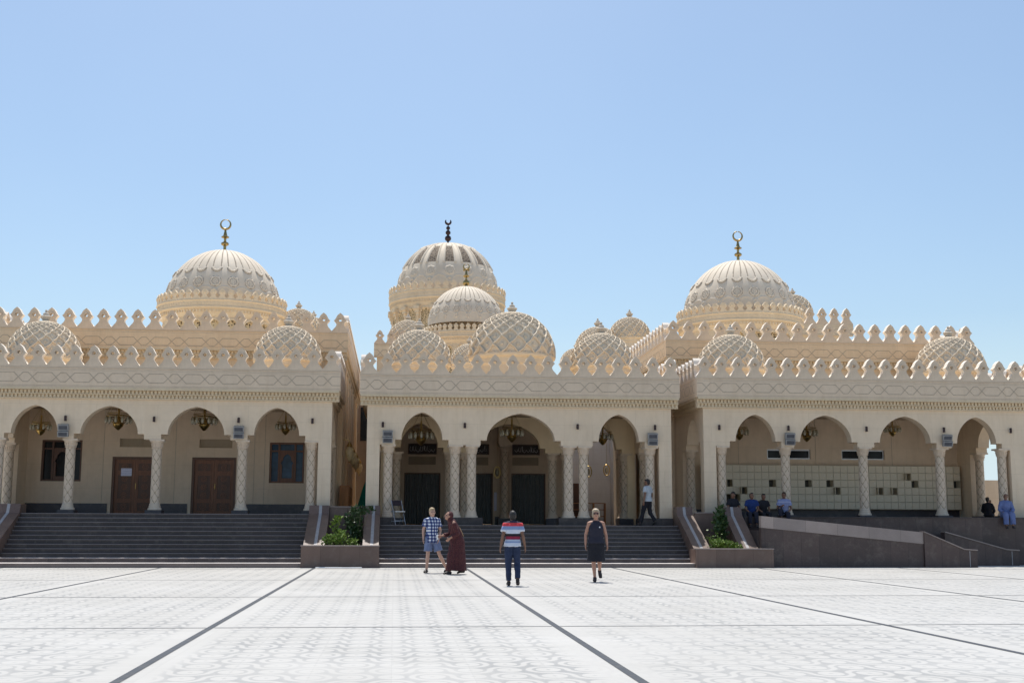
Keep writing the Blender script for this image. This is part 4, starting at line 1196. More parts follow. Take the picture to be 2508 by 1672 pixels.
# calligraphy boards above the curtained doorways
def calligraphy(x0, x1, y, z0, z1, label, seed):
    rnd = random.Random(seed)
    T = empty('inscription_board', ((x0+x1)/2, y, z0), label, 'sign', 'inscription boards above the doorways')
    mb = MB(); mb.box(x0, x1, y-.05, y-.002, z0, z1); mb.build('board', M['signwood'], T)
    mb = MB(); t = .025
    mb.box(x0-.03, x1+.03, y-.065, y-.002, z1+.001, z1+.03); mb.box(x0-.03, x1+.03, y-.065, y-.002, z0-.03, z0-.001)
    mb.box(x0-.03, x0-.001, y-.065, y-.002, z0-.001, z1+.001); mb.box(x1+.001, x1+.03, y-.065, y-.002, z0-.001, z1+.001); mb.build('frame', M['darkwood'], T)
    mb = MB(); H = z1-z0; x = x1-.06
    def stroke(pts, w):
        mb.tube([(px, y-.058, pz) for px, pz in pts], [(w*(.45+.55*math.sin(PI*(i+.6)/(len(pts)+.2))), .006) for i in range(len(pts))], 6)
    while x > x0+.10:
        k = rnd.randint(0, 3); b = z0+H*(.22+.12*rnd.random())
        if k == 0: stroke([(x, b), (x+.006, b+H*.3), (x, b+H*.58)], .012); x -= .055
        elif k == 1:
            w = .13; stroke([(x, b+H*.22), (x-.01, b+.02), (x-w*.5, b-H*.08), (x-w, b+.02), (x-w*1.05, b+H*.18)], .013); stroke([(x-w*.5, b+H*.2), (x-w*.5+.015, b+H*.22)], .013); x -= w+.03
        elif k == 2:
            w = .10; stroke([(x, b), (x-w*.4, b+H*.02), (x-w*.6, b+H*.2), (x-w*.3, b+H*.26), (x-w*.35, b+.0), (x-w, b)], .012); x -= w+.01
        else:
            w = .12; stroke([(x, b+H*.5), (x-.02, b), (x-w*.6, b), (x-w, b+H*.12), (x-w*.8, b+H*.5)], .012); x -= w+.02
    for _ in range(9):
        px, pz = x0+.08+(x1-x0-.16)*rnd.random(), z0+H*(.1+.8*rnd.random()); stroke([(px, pz), (px+.018, pz+.012)], .010)
    mb.build('lettering', M['silver'], T)
calligraphy(.58, 1.76, YB, 4.40, 4.80, 'dark board with silver script above the left curtained doorway', 3)
calligraphy(2.9, 4.05, YB, 4.40, 4.80, 'dark board with silver script above the middle curtained doorway', 5)
calligraphy(5.12, 6.27, YB, 4.40, 4.80, 'dark board with silver script above the right curtained doorway', 8)

# paper notice on the left door
T = empty('paper_notice', (-10.27, YM+.09, 3.17), 'white sheet of paper with blue handwriting taped to the left door', 'notice')
mb = MB(); mb.box(-10.47, -10.07, YM+.066, YM+.072, 3.17, 3.46); mb.build('sheet', M['paper'], T)
mb = MB(); rn = random.Random(2)
for r in range(4):
    x = -10.10; z = 3.42-.065*r
    while x > -10.42:
        w = rn.uniform(.02, .06); mb.tube([(x, YM+.063, z), (x-w*.5, YM+.063, z-.014*rn.random()), (x-w, YM+.063, z+.008)], .005, 5); x -= w+.014
mb.build('writing', M['ink'], T)
T = empty('wall_sheet', (4.2, YB-.03, 2.0), 'pale printed sheet fixed to the wall left of the inner centre column', 'notice')
mb = MB(); mb.box(4.3, 4.42, YB-.012, YB-.004, 1.95, 2.75); mb.build('sheet', M['paper'], T)

# lockers
LKX0, LKX1, LKZ0, LKZ1 = 12.2, 22.80, 2.02, 3.76
NC = 36; cw = (LKX1-LKX0)/NC; rhh = (LKZ1-LKZ0)/6
mb = MB(); mb.box(-cw*.46, cw*.46, -.018, 0, .012, rhh-.012); LDOOR = mb.mesh('locker_door', M['locker'])
mb = MB(); mb.lathe([(.012, 0), (.012, .012), (0, .012)], (0, 0, 0), 8); bmesh.ops.rotate(mb.bm, verts=mb.bm.verts, matrix=Matrix.Rotation(PI/2, 3, 'X')); LKNOB = mb.mesh('lock', M['white'])
rl = random.Random(11)
opened = {(3, 3), (5, 2), (9, 3), (14, 3), (17, 3), (24, 2), (26, 2), (28, 4), (29, 3), (35, 3), (3, 1), (4, 1), (18, 2)}
BNAMES = ['leftmost', 'second', 'third', 'rightmost']
for bnk in range(4):
    c0, c1 = bnk*9, bnk*9+9
    xa, xb = LKX0+c0*cw, LKX0+c1*cw
    T = empty('locker_bank', ((xa+xb)/2, YM-.45, LKZ0), f'{BNAMES[bnk]} bank of cream metal lockers along the right porch wall', 'lockers', 'locker banks in the right porch')
    mb = MB()
    for c in range(c0, c1+1):
        x = LKX0+c*cw; mb.box(x-.008 if c > c0 else x+.001, x+.008 if c < c1 else x-.001, YM-.44, YM-.06, LKZ0, LKZ1)
    for r in range(7):
        for c in range(c0, c1):
            mb.box(LKX0+c*cw+.009, LKX0+(c+1)*cw-.009, YM-.43, YM-.06, LKZ0+r*rhh-.006 if r else LKZ0, LKZ0+r*rhh+.006 if r < 6 else LKZ1)
    mb.build('carcass', M['locker'], T)
    mb = MB(); mb.box(xa+.002, xb-.002, YM-.058, YM-.045, LKZ0, LKZ1); mb.build('back_panel', M['lockerin'], T)
    for c in range(c0, c1):
        for r in range(6):
            w = Vector((LKX0+(c+.5)*cw, YM-.442, LKZ0+r*rhh))
            if (c, r) in opened:
                if rl.random() < .5:
                    d = link_mesh('locker_door', LDOOR, T, None, w - ORG[T] + Vector((-cw*.5, -cw*.42, 0))); d.rotation_euler = (0, 0, PI/2-.15); d['label'] = 'locker door standing open'
                continue
            d = link_mesh('locker_door', LDOOR, T, None, w - ORG[T])
            if rl.random() < .55 or c > 33:
                k = link_mesh('lock', LKNOB, d, None, (cw*.25, -.019, rhh*.55))

# folding chair
CHR = empty('folding_chair', (.12, 43.75, 1.36), 'metal folding chair with dark backrest beside the leftmost column of the middle wing', 'chair', rz=.5)
def ch(name, parts, mat, r=.011):
    mb = MB()
    for p in parts: mb.tube(p, r, 8)
    o = mb.mesh(name, M[mat], smooth=True); return link_mesh(name, o, CHR, None, (0, 0, 0))
for sx in (-.2, .2):
    ch('leg', [[(sx, -.22, 0), (sx, -.05, .42), (sx, .12, .85)]], 'steel')
    ch('leg', [[(sx*.9, .22, 0), (sx*.9, .02, .30), (sx*.9, -.16, .45)]], 'steel')
ch('crossbar', [[(-.2, -.16, .14), (.2, -.16, .14)], [(-.18, .15, .12), (.18, .15, .12)]], 'steel')
mb = MB(); mb.obox((0, .0, .46), (.40, .38, .03)); bmesh.ops.bevel(mb.bm, geom=mb.bm.edges[:], offset=.01, segments=2, affect='EDGES'); link_mesh('seat', mb.mesh('seat', M['steel']), CHR)
mb = MB(); mb.obox((0, .10, .76), (.40, .02, .20), Matrix.Rotation(-.35, 3, 'X')); bmesh.ops.bevel(mb.bm, geom=mb.bm.edges[:], offset=.008, segments=2, affect='EDGES'); link_mesh('backrest', mb.mesh('backrest', M['darkmetal']), CHR)

# wooden shoe racks
def rack(x, y, rz, label, z=1.72, w=1.7, h=1.12, shelves=4):
    T = empty('shoe_rack', (x, y, z), label, 'rack', 'wooden shoe racks', rz)
    for sx in (-w/2, -w/6, w/6, w/2):
        mb = MB(); mb.box(sx-.025, sx+.025, -.17, .17, 0, h); link_mesh('upright', mb.mesh('upright', M['rackwood']), T)
    for k in range(shelves):
        mb = MB(); zz = .08+k*(h-.1)/(shelves-1); mb.box(-w/2+.026, w/2-.026, -.165, .165, zz, zz+.03)
        mb.bm.verts.ensure_lookup_table(); link_mesh('shelf', mb.mesh('shelf', M['rackwood']), T)
simple_wall(-2.22, -1.02, 43.92, 66.0, 0, 1.70, 'raised granite floor of the alley behind the left planter', 'step', False)
rack(-1.95, 49.0, PI/2, 'orange wooden shoe rack in the alley, nearest to the planter')
rack(-1.95, 51.4, PI/2, 'orange wooden shoe rack in the alley, farther back')
rack(9.0, 57.2, 0, 'dark wooden shoe rack in the passage behind the right arch', 1.36, 1.6, 1.0)
T = empty('green_curtain', (-1.25, 50.5, 1.72), 'green cloth hanging in the alley beside the middle wing', 'curtain')
bm = bmesh.new(); A = []; B = []
for i in range(31):
    t = i/30; A.append(bm.verts.new((-1.66+.5*t, 50.5+.05*math.sin(i*1.3), 1.71))); B.append(bm.verts.new((-1.42+.25*t, 50.5+.03*math.sin(i*1.3), 2.1+1.0*t**.5)))
for i in range(30): f = bm.faces.new((A[i], A[i+1], B[i+1], B[i])); f.smooth = True
m_ = MB(); m_.bm.free(); m_.bm = bm; m_.build('cloth', M['green'], T, normals=False)
# white hose on the paving
mb = MB()
pts = [(-2.45+1.45*t, 39.75+.10*math.sin(t*7)+.05*math.sin(t*17), .02) for t in [k/40 for k in range(41)]]
mb.tube(pts, .018, 8)
o = mb.build('hose', M['white'], None, (-1.7, 39.75, 0), smooth=True); tag(o, 'white hose lying on the paving in front of the left planter', 'hose')

# =================================================================== PLANTS
def leaf_cloud(mb, c, rad, n, size, rnd, flat=.6, up=.3):
    for _ in range(n):
        while True:
            p = Vector((rnd.uniform(-1, 1), rnd.uniform(-1, 1), rnd.uniform(-1, 1)))
            if .25 < p.length < 1: break
        p = Vector((c[0]+p.x*rad[0], c[1]+p.y*rad[1], c[2]+p.z*rad[2]))
        d = Vector((rnd.uniform(-1, 1), rnd.uniform(-1, 1), rnd.uniform(-.6, 1)+up)).normalized()
        s = d.cross(Vector((rnd.uniform(-1, 1), rnd.uniform(-1, 1), rnd.uniform(-1, 1)))).normalized()
        L = size*rnd.uniform(.6, 1.3); w = L*.28
        vs = [mb.bm.verts.new(q) for q in (p, p+d*L*.45+s*w, p+d*L, p+d*L*.45-s*w)]
        mb.bm.faces.new(vs)
def shrub(name, base, clumps, leaf, label, cat='shrub', seed=1, size=.09, stems=8, group='plants in the granite planters'):
    rnd = random.Random(seed)
    T = empty(name, base, label, cat, group)
    mb = MB()
    for k in range(stems):
        c = clumps[k % len(clumps)][0]
        tip = Vector((c[0]+rnd.uniform(-.1, .1), c[1]+rnd.uniform(-.1, .1), c[2]))
        b = Vector(base) + Vector((rnd.uniform(-.12, .12), rnd.uniform(-.08, .08), 0)); mid = (b+tip)/2 + Vector((rnd.uniform(-.08, .08), rnd.uniform(-.08, .08), .05))
        mb.tube([b, mid, tip], [.014, .010, .005], 5)
    mb.build('stem', M['stem'], T, smooth=True)
    mb = MB()
    for c, r, n in clumps:
        leaf_cloud(mb, c, r, n, size, rnd)
    mb.build('foliage', M[leaf], T, normals=False)
    return T
shrub('bush', (-2.0, 40.7, .52), [((-2.05, 40.7, .82), (.30, .22, .24), 320), ((-1.7, 40.72, .88), (.26, .2, .30), 300), ((-1.35, 40.7, .78), (.22, .2, .16), 170)], 'leafA', 'low bright green bush in the front of the left planter', seed=1)
shrub('sapling', (-1.85, 41.2, .5), [((-1.95, 41.3, 1.30), (.13, .13, .22), 90), ((-1.85, 41.25, 1.52), (.14, .12, .14), 80), ((-1.8, 41.2, 1.1), (.12, .1, .1), 40)], 'leafA', 'thin pale leaved sapling standing behind the low bush in the left planter', 'sapling', seed=2, size=.11, stems=4)
shrub('dark_bush', (-1.35, 42.6, .4), [((-1.38, 42.7, 1.5), (.32, .3, .40), 400), ((-1.25, 42.5, 1.0), (.28, .3, .38), 340), ((-1.2, 42.4, 1.82), (.26, .22, .16), 110), ((-.85, 42.2, 1.85), (.24, .12, .12), 60)], 'leafB', 'tall dark green shrub at the back of the left planter', seed=3, size=.12)
shrub('bush', (11.0, 40.7, .45), [((10.75, 40.7, .74), (.26, .2, .22), 280), ((11.1, 40.7, .70), (.30, .22, .20), 320), ((11.45, 40.72, .64), (.24, .2, .14), 170)], 'leafA', 'low bright green bush in the front of the right planter', seed=4)
shrub('reed_plant', (11.1, 41.9, .4), [((11.25, 42.0, 1.35), (.24, .22, .65), 520)], 'leafB', 'tall grey green feathery shrub at the back of the right planter', seed=5, size=.16, stems=10)
shrub('twig_plant', (10.75, 41.1, .4), [((10.62, 41.1, 1.05), (.15, .12, .25), 22), ((10.95, 41.2, 1.0), (.1, .1, .3), 18)], 'leafA', 'sparse twiggy plant at the left of the right planter', seed=6, size=.08, stems=7)
shrub('bougainvillea', (-17.2, 50.5, 0), [((-17.2, 50.5, 3.3), (.8, .8, .9), 900)], 'pink', 'pink flowering bougainvillea beyond the left end of the building', 'shrub', seed=9, size=.14, group=None)
# buildings / walls beyond the sides
T = empty('garden_wall', (-22, 53, 0), 'low brown garden wall beyond the left end of the building', 'wall')
mb = MB(); mb.box(-30, -15.2, 53, 53.3, 0, 2.5); mb.build('wall', M['inner'], T)
T = empty('neighbour_building', (28, 57, 0), 'beige flat roofed building seen through the arch at the far right', 'building')
mb = MB(); mb.box(27.3, 36, 57, 64, 0, 3.55); mb.box(26.9, 27.299, 57.01, 63.9, 0, 3.05); mb.build('wall', M['inner'], T)
for x, z in ((27.9, 2.9), (28.5, 2.5)):
    mb = MB(); mb.box(x-.08, x+.08, 56.97, 56.998, z-.1, z+.1); mb.build('vent', M['darkwood'], T)

# =================================================================== PEOPLE
from mathutils import noise as mnoise
WRINKLE = {'shirt': .013, 'trousers': .013, 'shorts': .014, 'robe': .014, 'robe_skirt': .016, 'skirt': .012, 'tank_top': .008, 'headscarf': .010, 'hair': .010}
def voxelize(mb, name, mat, parent, voxel=.012, smooth=3, factor=.5):
    wrinkle = WRINKLE.get(name, 0)
    me = mb.mesh(name+'_raw', mat)
    tmp = bpy.data.objects.new('tmp', me); COL.objects.link(tmp)
    m = tmp.modifiers.new('r', 'REMESH'); m.mode = 'VOXEL'; m.voxel_size = voxel
    if smooth:
        s = tmp.modifiers.new('s', 'SMOOTH'); s.iterations = smooth; s.factor = factor
    dg = bpy.context.evaluated_depsgraph_get(); dg.update()
    out = bpy.data.meshes.new_from_object(tmp.evaluated_get(dg)); out.name = name
    bpy.data.objects.remove(tmp); bpy.data.meshes.remove(me)
    if wrinkle:
        ns = []
        for v in out.vertices:
            c = v.co; q = Vector((c.x*9, c.y*9, c.z*5.5)); f = mnoise.noise(q) + .6*mnoise.noise(q*2.3 + Vector((3, 1, 7)))
            ns.append(c + v.normal*(f*wrinkle))
        for v, c in zip(out.vertices, ns): v.co = c
    for p in out.polygons: p.use_smooth = True
    if not out.materials:
        out.materials.append(mat)
    return link_mesh(name, out, parent, None, (0, 0, 0))

def hand(mb, wr, d, inward, curl=.35, s=1.0, rv=.0085):
    """palm, four unequal fingers with knuckle bends and a thumb from the side of the palm"""
    wr = Vector(wr); d = Vector(d).normalized(); inward = Vector(inward)
    n = (inward - d*inward.dot(d)).normalized(); side = d.cross(n).normalized()     # n: palm normal, side: across the palm
    L = .085*s
    mb.tube([wr - d*.02, wr + d*.02*s, wr + d*L*.6, wr + d*L], [(.024, .024), (.034*s, .018*s), (.041*s, .016*s), (.040*s, .013*s)], 10, right=side)
    for k, (off, ln) in enumerate(((-.030, .062), (-.010, .076), (.011, .070), (.030, .055))):
        b = wr + d*(L-.008) + side*off*s
        c1 = math.cos(curl*.6), math.sin(curl*.6); c2 = math.cos(curl*1.7), math.sin(curl*1.7)
        p1 = b + (d*c1[0] + n*c1[1])*ln*.5*s + side*off*.12; p2 = p1 + (d*c2[0] + n*c2[1])*ln*.5*s
        mb.tube([b - d*.01, p1, p2], [rv*1.15*s, rv*s, rv*.8*s], 7)
    for sg in (-1,):
        b = wr + d*.025*s + side*sg*.030*s
        p1 = b + (d*.55 + side*sg*.62 + n*.35).normalized()*.035*s; p2 = p1 + (d*.85 + side*sg*.2 + n*.35).normalized()*.030*s
        mb.tube([b - d*.008 - side*sg*.01, p1, p2], [rv*1.5*s, rv*1.15*s, rv*.9*s], 7)

def joints(seated=False, **kw):
    J = dict(pel=(0, 0, .94), wai=(0, 0, 1.09), che=(0, 0, 1.27), sho=(0, .005, 1.42), nec=(0, 0, 1.49), hea=(0, -.02, 1.615),
             shL=(.165, 0, 1.385), elL=(.225, .03, 1.13), wrL=(.235, -.03, .88), shR=(-.165, 0, 1.385), elR=(-.225, .03, 1.13), wrR=(-.235, -.03, .88),
             hiL=(.085, 0, .92), knL=(.095, -.01, .49), anL=(.10, .02, .085), toL=(.115, -.15, .03), hiR=(-.085, 0, .92), knR=(-.095, -.01, .49), anR=(-.10, .02, .085), toR=(-.115, -.15, .03))
    if seated:
        for k in J:
            x, y, z = J[k]; J[k] = (x, y, z-.84)
        J.update(knL=(.12, -.43, .10), anL=(.12, -.47, -.34), toL=(.13, -.63, -.41), knR=(-.12, -.43, .10), anR=(-.12, -.47, -.34), toR=(-.13, -.63, -.41),
                 elL=(.25, -.06, .29), wrL=(.14, -.27, .17), elR=(-.25, -.06, .29), wrR=(-.14, -.27, .17))
        J['hiL'] = (.09, -.03, .09); J['hiR'] = (-.09, -.03, .09)
    J.update(kw)
    return {k: Vector(v) for k, v in J.items()}

def head_parts(mb, J, yaw=0, pitch=0, roll=0):
    R = Matrix.Rotation(yaw, 3, 'Z') @ Matrix.Rotation(roll, 3, 'Y') @ Matrix.Rotation(-pitch, 3, 'X')
    h = J['hea']
    P = lambda x, y, z: h + R @ Vector((x, y, z))
    mb.tube([J['sho'] + Vector((0, .01, -.02)), J['nec'], P(0, .01, -.07)], [.062, .054, .056], 14)
    mb.ell(P(0, .012, .022), (.076, .094, .098), R, 20, 14)             # cranium
    mb.ell(P(0, -.022, -.035), (.060, .068, .082), R, 18, 12)           # face and jaw
    mb.ell(P(0, -.062, -.088), (.028, .022, .022), R, 10, 8)            # chin
    mb.tube([P(0, -.082, .012), P(0, -.104, -.022), P(0, -.098, -.036)], [.010, .015, .013], 8)   # nose
    mb.ell(P(0, -.078, .026), (.050, .016, .012), R, 12, 8)             # brow
    mb.ell(P(0, -.086, -.064), (.024, .010, .009), R, 10, 6)            # lips
    for sx in (-1, 1):
        mb.ell(P(sx*.078, .01, -.012), (.011, .020, .031), R, 8, 8)     # ears
        mb.ell(P(sx*.040, -.066, -.022), (.022, .02, .018), R, 8, 6)    # cheeks
    return P, R

def body(parent, J, skin, build=1.0, head=(0, 0, 0), curl=(.4, .4), breast=False, feet=True):
    mb = MB()
    b = build
    mb.tube([J['pel'] + Vector((0, 0, -.06)), J['pel'], J['wai'], J['che'], J['sho'], J['sho'] + Vector((0, 0, .04))],
            [(.135*b, .095*b), (.150*b, .110*b), (.128*b, .095*b), (.150*b, .110*b), (.145*b, .082*b), (.075, .060)], 20, right=(1, 0, 0))
    mb.tube([J['shL'], J['sho'] + Vector((0, 0, .005)), J['shR']], [.058, .070, .058], 12)
    for s in 'LR':
        sh, el, wr = J['sh'+s], J['el'+s], J['wr'+s]
        mb.tube([sh, sh.lerp(el, .35), el, el.lerp(wr, .3), wr], [.052*b, .047*b, .038*b, .039*b, .026], 12)
        mb.ell(sh, (.056*b, .054*b, .058*b))
        d = (wr - el).normalized(); inward = Vector((-1 if s == 'L' else 1, -.25, 0))
        hand(mb, wr, (d*.8 + Vector((0, 0, -.2))).normalized() if d.z < -.3 else d, inward, curl[0 if s == 'L' else 1])
        hi, kn, an, to = J['hi'+s], J['kn'+s], J['an'+s], J['to'+s]
        mb.tube([hi, hi.lerp(kn, .35), hi.lerp(kn, .8), kn, kn.lerp(an, .3), kn.lerp(an, .75), an], [.085*b, .078*b, .058*b, .052*b, .055*b, .038*b, .034], 14)
        fd = (to - an); heel = an + Vector((-fd.x*.25, -fd.y*.25, -.045))
        mb.tube([heel, an + Vector((0, 0, -.03)), an.lerp(to, .6), to], [(.030, .030), (.034, .04), (.042, .030), (.036, .018)], 10)
    P, R = head_parts(mb, J, *head)
    bd = voxelize(mb, 'body', skin, parent, .0105, 2)
    # eyes
    return bd, P, R

def face_details(parent, P, R, glasses=False):
    if glasses:
        mb = MB()
        for sx in (-1, 1): mb.ell(P(sx*.033, -.088, .004), (.030, .010, .021), R, 12, 8)
        mb.tube([P(-.01, -.096, .010), P(.01, -.096, .010)], .004, 6)
        for sx in (-1, 1): mb.tube([P(sx*.058, -.082, .010), P(sx*.081, .01, .008)], .004, 6)
        mb.build('sunglasses', M['darkmetal'], None, (0, 0, 0)).parent = parent
    else:
        for sx in (-1, 1):
            mb = MB(); mb.ell(P(sx*.032, -.083, .003), (.014, .007, .008), R, 10, 6); mb.build('eye', M['eye'], None, (0, 0, 0)).parent = parent
    mb = MB(); mb.ell(P(0, -.096, -.066), (.022, .004, .004), R, 10, 6); mb.build('mouth', M['lips'], None, (0, 0, 0)).parent = parent

def hair(parent, P, R, mat, kind='short'):
    mb = MB()
    mb.ell(P(0, .026, .036), (.085, .098, .100), R, 18, 12)
    mb.ell(P(0, -.045, .085), (.062, .05, .034), R, 14, 8)
    mb.ell(P(0, .055, -.02), (.074, .062, .07), R, 14, 10)
    if kind == 'bob':
        for sx in (-1, 1): mb.ell(P(sx*.07, .02, -.01), (.030, .055, .07), R, 10, 8)
        mb.ell(P(0, .03, .06), (.095, .105, .09), R, 16, 10)
    return voxelize(mb, 'hair', mat, parent, .010, 2)

def shirt(parent, J, mat, grow=.016, sleeve=.55, hem=.86, build=1.0, tank=False, name='shirt', flare=.02):
    mb = MB(); b = build; pel = J['pel']
    hemp = pel + Vector((0, 0, hem - .94))
    pts = [hemp, pel.lerp(J['wai'], .3), J['wai'], J['che'], J['sho'] + Vector((0, 0, -.02)), J['sho'] + Vector((0, .005, .035))]
    rad = [(.158*b+grow+flare, .118*b+grow+flare), (.150*b+grow+flare*.7, .112*b+grow+flare*.6), (.138*b+grow, .105*b+grow), (.152*b+grow, .115*b+grow), ((.120 if tank else .150)*b+grow, .088*b+grow), (.078, .068)]
    mb.tube(pts, rad, 24, right=(1, 0, 0))
    if not tank:
        mb.tube([J['shL'], J['sho'] + Vector((0, 0, .008)), J['shR']], [.058+grow, .074+grow*.6, .058+grow], 14)
        for s in 'LR':
            sh, el, wr = J['sh'+s], J['el'+s], J['wr'+s]
            mb.ell(sh, (.060*b+grow, .060*b+grow, .062*b+grow))
            if sleeve <= 1: pp = [sh, sh.lerp(el, sleeve*.5), sh.lerp(el, sleeve)]; rr = [.058*b+grow, .056*b+grow*1.1, .056*b+grow*1.25]
            else: pp = [sh, sh.lerp(el, .5), el, el.lerp(wr, sleeve-1)]; rr = [.058*b+grow, .055*b+grow, .046*b+grow*1.1, .040*b+grow*1.4]
            mb.tube(pp, rr, 12)
        n = J['nec']; mb.tube([n + Vector((0, .0, -.035)), n + Vector((0, -.004, .0))], [(.072, .068), (.066, .064)], 14)
    else:
        for sx in (-1, 1):
            mb.tube([J['sho'] + Vector((sx*.075, -.085, -.06)), J['sho'] + Vector((sx*.085, -.01, .048)), J['sho'] + Vector((sx*.075, .075, -.04))], [(.026, .014)]*3, 8)
    return voxelize(mb, name, mat, parent, .0115, 2)

def trousers(parent, J, mat, grow=.014, frac=1.0, build=1.0, name='trousers', top=1.0):
    mb = MB(); b = build
    mb.tube([J['pel'] + Vector((0, 0, top - .94)), J['pel'], (J['hiL']+J['hiR'])/2 + Vector((0, 0, -.04))], [(.142*b+grow, .108*b+grow), (.155*b+grow, .118*b+grow), (.130*b+grow, .105*b+grow)], 20, right=(1, 0, 0))
    for s in 'LR':
        hi, kn, an = J['hi'+s], J['kn'+s], J['an'+s]
        if frac > .55:
            e = kn.lerp(an, (frac-.5)*2*.93)
            mb.tube([hi, hi.lerp(kn, .4), kn, kn.lerp(e, .5), e], [.090*b+grow, .082*b+grow, .060*b+grow, .056*b+grow, .050+grow], 14)
        else:
            e = hi.lerp(kn, frac*2)
            mb.tube([hi, hi.lerp(e, .5), e], [.092*b+grow, .092*b+grow, .094*b+grow*1.4], 14)
    return voxelize(mb, name, mat, parent, .0115, 2)

def shoes(parent, J, mat, name='shoe', sandal=False):
    for s in 'LR':
        an, to = J['an'+s], J['to'+s]
        fd = to - an; mb = MB(); heel = an + Vector((-fd.x*.28, -fd.y*.28, -.05))
        fdn = fd.normalized(); side = Vector((1, 0, 0))
        mb.tube([heel, an + Vector((0, 0, -.038)), an.lerp(to, .6) + Vector((0, 0, -.004)), to + fdn*.015], [(.036, .036), (.042, .050), (.050, .036), (.040, .024)], 12)
        if not sandal: mb.tube([an + Vector((0, 0, -.03)), an + Vector((0, 0, .02))], [.048, .044], 12)
        voxelize(mb, name, mat, parent, .009, 1)

def skin_mat(name, col):
    m = plain(name, col, .55, 0, .06, 20); return m
SK1 = skin_mat('fair_skin', (.55, .33, .24)); SK2 = skin_mat('brown_skin', (.20, .10, .06)); SK3 = skin_mat('tanned_skin', (.42, .22, .15))
M['eye'] = plain('dark_eye', (.03, .02, .02), .2); M['lips'] = plain('lips', (.28, .09, .08), .5)
H_DARK = plain('dark_hair', (.018, .015, .014), .6, 0, .3, 30); H_FAIR = plain('fair_hair', (.42, .31, .18), .6, 0, .25, 30); H_GREY = plain('grey_blond_hair', (.40, .32, .22), .6, 0, .25, 30)
C_BLACK = plain('black_cloth', (.012, .012, .018), .9); C_NAVY = plain('navy_cloth', (.020, .020, .035), .9); C_WHITE = plain('white_shirt_cloth', (.44, .47, .50), .85)
C_JEANS = plain('navy_jeans', (.020, .032, .075), .9, 0, .25); C_SHORTS = plain('blue_shorts_cloth', (.17, .21, .34), .9, 0, .2); C_BLUE = plain('bright_blue_cloth', (.008, .035, .16), .85)
C_GALA = plain('pale_blue_cloth', (.12, .16, .33), .85); C_SHOE = plain('dark_shoe', (.03, .022, .02), .6); C_TAN = plain('tan_strap', (.40, .25, .12), .7)
def gingham():
    m, nt, b = new_mat('gingham_cloth'); co = objco(nt); sx = nt.nodes.new('ShaderNodeSeparateXYZ'); nt.links.new(co, sx.inputs[0])
    f = lambda s, n: math_node(nt, 'GREATER_THAN', math_node(nt, 'SINE', math_node(nt, 'MULTIPLY', s, 2*PI/n)), 0.0)
    a = f(math_node(nt, 'ADD', sx.outputs['X'], math_node(nt, 'MULTIPLY', sx.outputs['Y'], .6)), .085); c = f(sx.outputs['Z'], .085)
    s = math_node(nt, 'MULTIPLY', math_node(nt, 'ADD', a, c), .5)
    nt.links.new(ramp(nt, s, [(.1, (.010, .02, .10)), (.5, (.10, .14, .30)), (.95, (.72, .74, .78))]).outputs['Color'], b.inputs['Base Color']); b.inputs['Roughness'].default_value = .9
    return m
def banded(name, bands, default):
    """horizontal bands by object Z: list of (z_from, colour), ascending"""
    m, nt, b = new_mat(name); co = objco(nt); sx = nt.nodes.new('ShaderNodeSeparateXYZ'); nt.links.new(co, sx.inputs[0])
    r = nt.nodes.new('ShaderNodeValToRGB'); r.color_ramp.interpolation = 'CONSTANT'
    nt.links.new(math_node(nt, 'DIVIDE', sx.outputs['Z'], 2.0), r.inputs['Fac']); el = r.color_ramp.elements
    while len(el) < len(bands): el.new(.5)
    for e, (z, c) in zip(el, bands): e.position = z/2.0; e.color = (*c, 1)
    nt.links.new(r.outputs['Color'], b.inputs['Base Color']); b.inputs['Roughness'].default_value = .9
    return m
def robe_mat():
    m, nt, b = new_mat('maroon_cloth'); co = objco(nt); w = nt.nodes.new('ShaderNodeTexWave'); w.inputs['Scale'].default_value = 9; w.inputs['Distortion'].default_value = 1.5; w.bands_direction = 'Y'
    nt.links.new(co, w.inputs['Vector']); n = noise_node(nt, 40, 3, .6, co)
    base = ramp(nt, w.outputs['Color'], [(.2, (.022, .004, .008)), (.8, (.085, .010, .018))]).outputs['Color']
    base = mixc(nt, .3, base, ramp(nt, n.outputs['Fac'], [(.4, (.05, .008, .012)), (.66, (.20, .08, .05))]).outputs['Color'])
    nt.links.new(base, b.inputs['Base Color']); b.inputs['Roughness'].default_value = .85
    return m
def stripes_mat():
    W, LB, K, DR, RD, GB = (.60, .63, .72), (.24, .31, .50), (.015, .012, .018), (.26, .02, .05), (.60, .05, .06), (.42, .48, .60)
    return banded('striped_polo_cloth', [(0, W), (.98, LB), (1.02, GB), (1.055, DR), (1.13, K), (1.19, W), (1.285, LB), (1.365, RD), (1.445, (.03, .025, .05))], W)

def person(loc, rz, scale, label, cat='person'):
    T = empty('person', loc, label, cat, None, rz); T.scale = (scale,)*3; ORG[T] = Vector((0, 0, 0)); return T

# man in gingham shirt and shorts, walking
J = joints(knR=(-.11, -.03, .49), anR=(-.13, .03, .09), toR=(-.20, -.12, .035), knL=(.20, -.05, .50), anL=(.43, .08, .10), toL=(.36, -.07, .04),
           elR=(-.23, .04, 1.14), wrR=(-.235, -.02, .90), elL=(.235, .03, 1.13), wrL=(.165, -.13, .90), hiR=(-.085, 0, .92), hiL=(.09, 0, .92))
T = person((1.10, 36.1, 0), .12, 1.075, 'fair haired man in blue and white gingham shirt and denim shorts, walking')
bd, P, R = body(T, J, SK1, .95, (.1, .08, 0))
face_details(T, P, R, False); hair(T, P, R, H_FAIR); shirt(T, J, gingham(), .016, .62, .80); trousers(T, J, C_SHORTS, .02, .40, name='shorts'); shoes(T, J, C_SHOE, 'sandal', True)

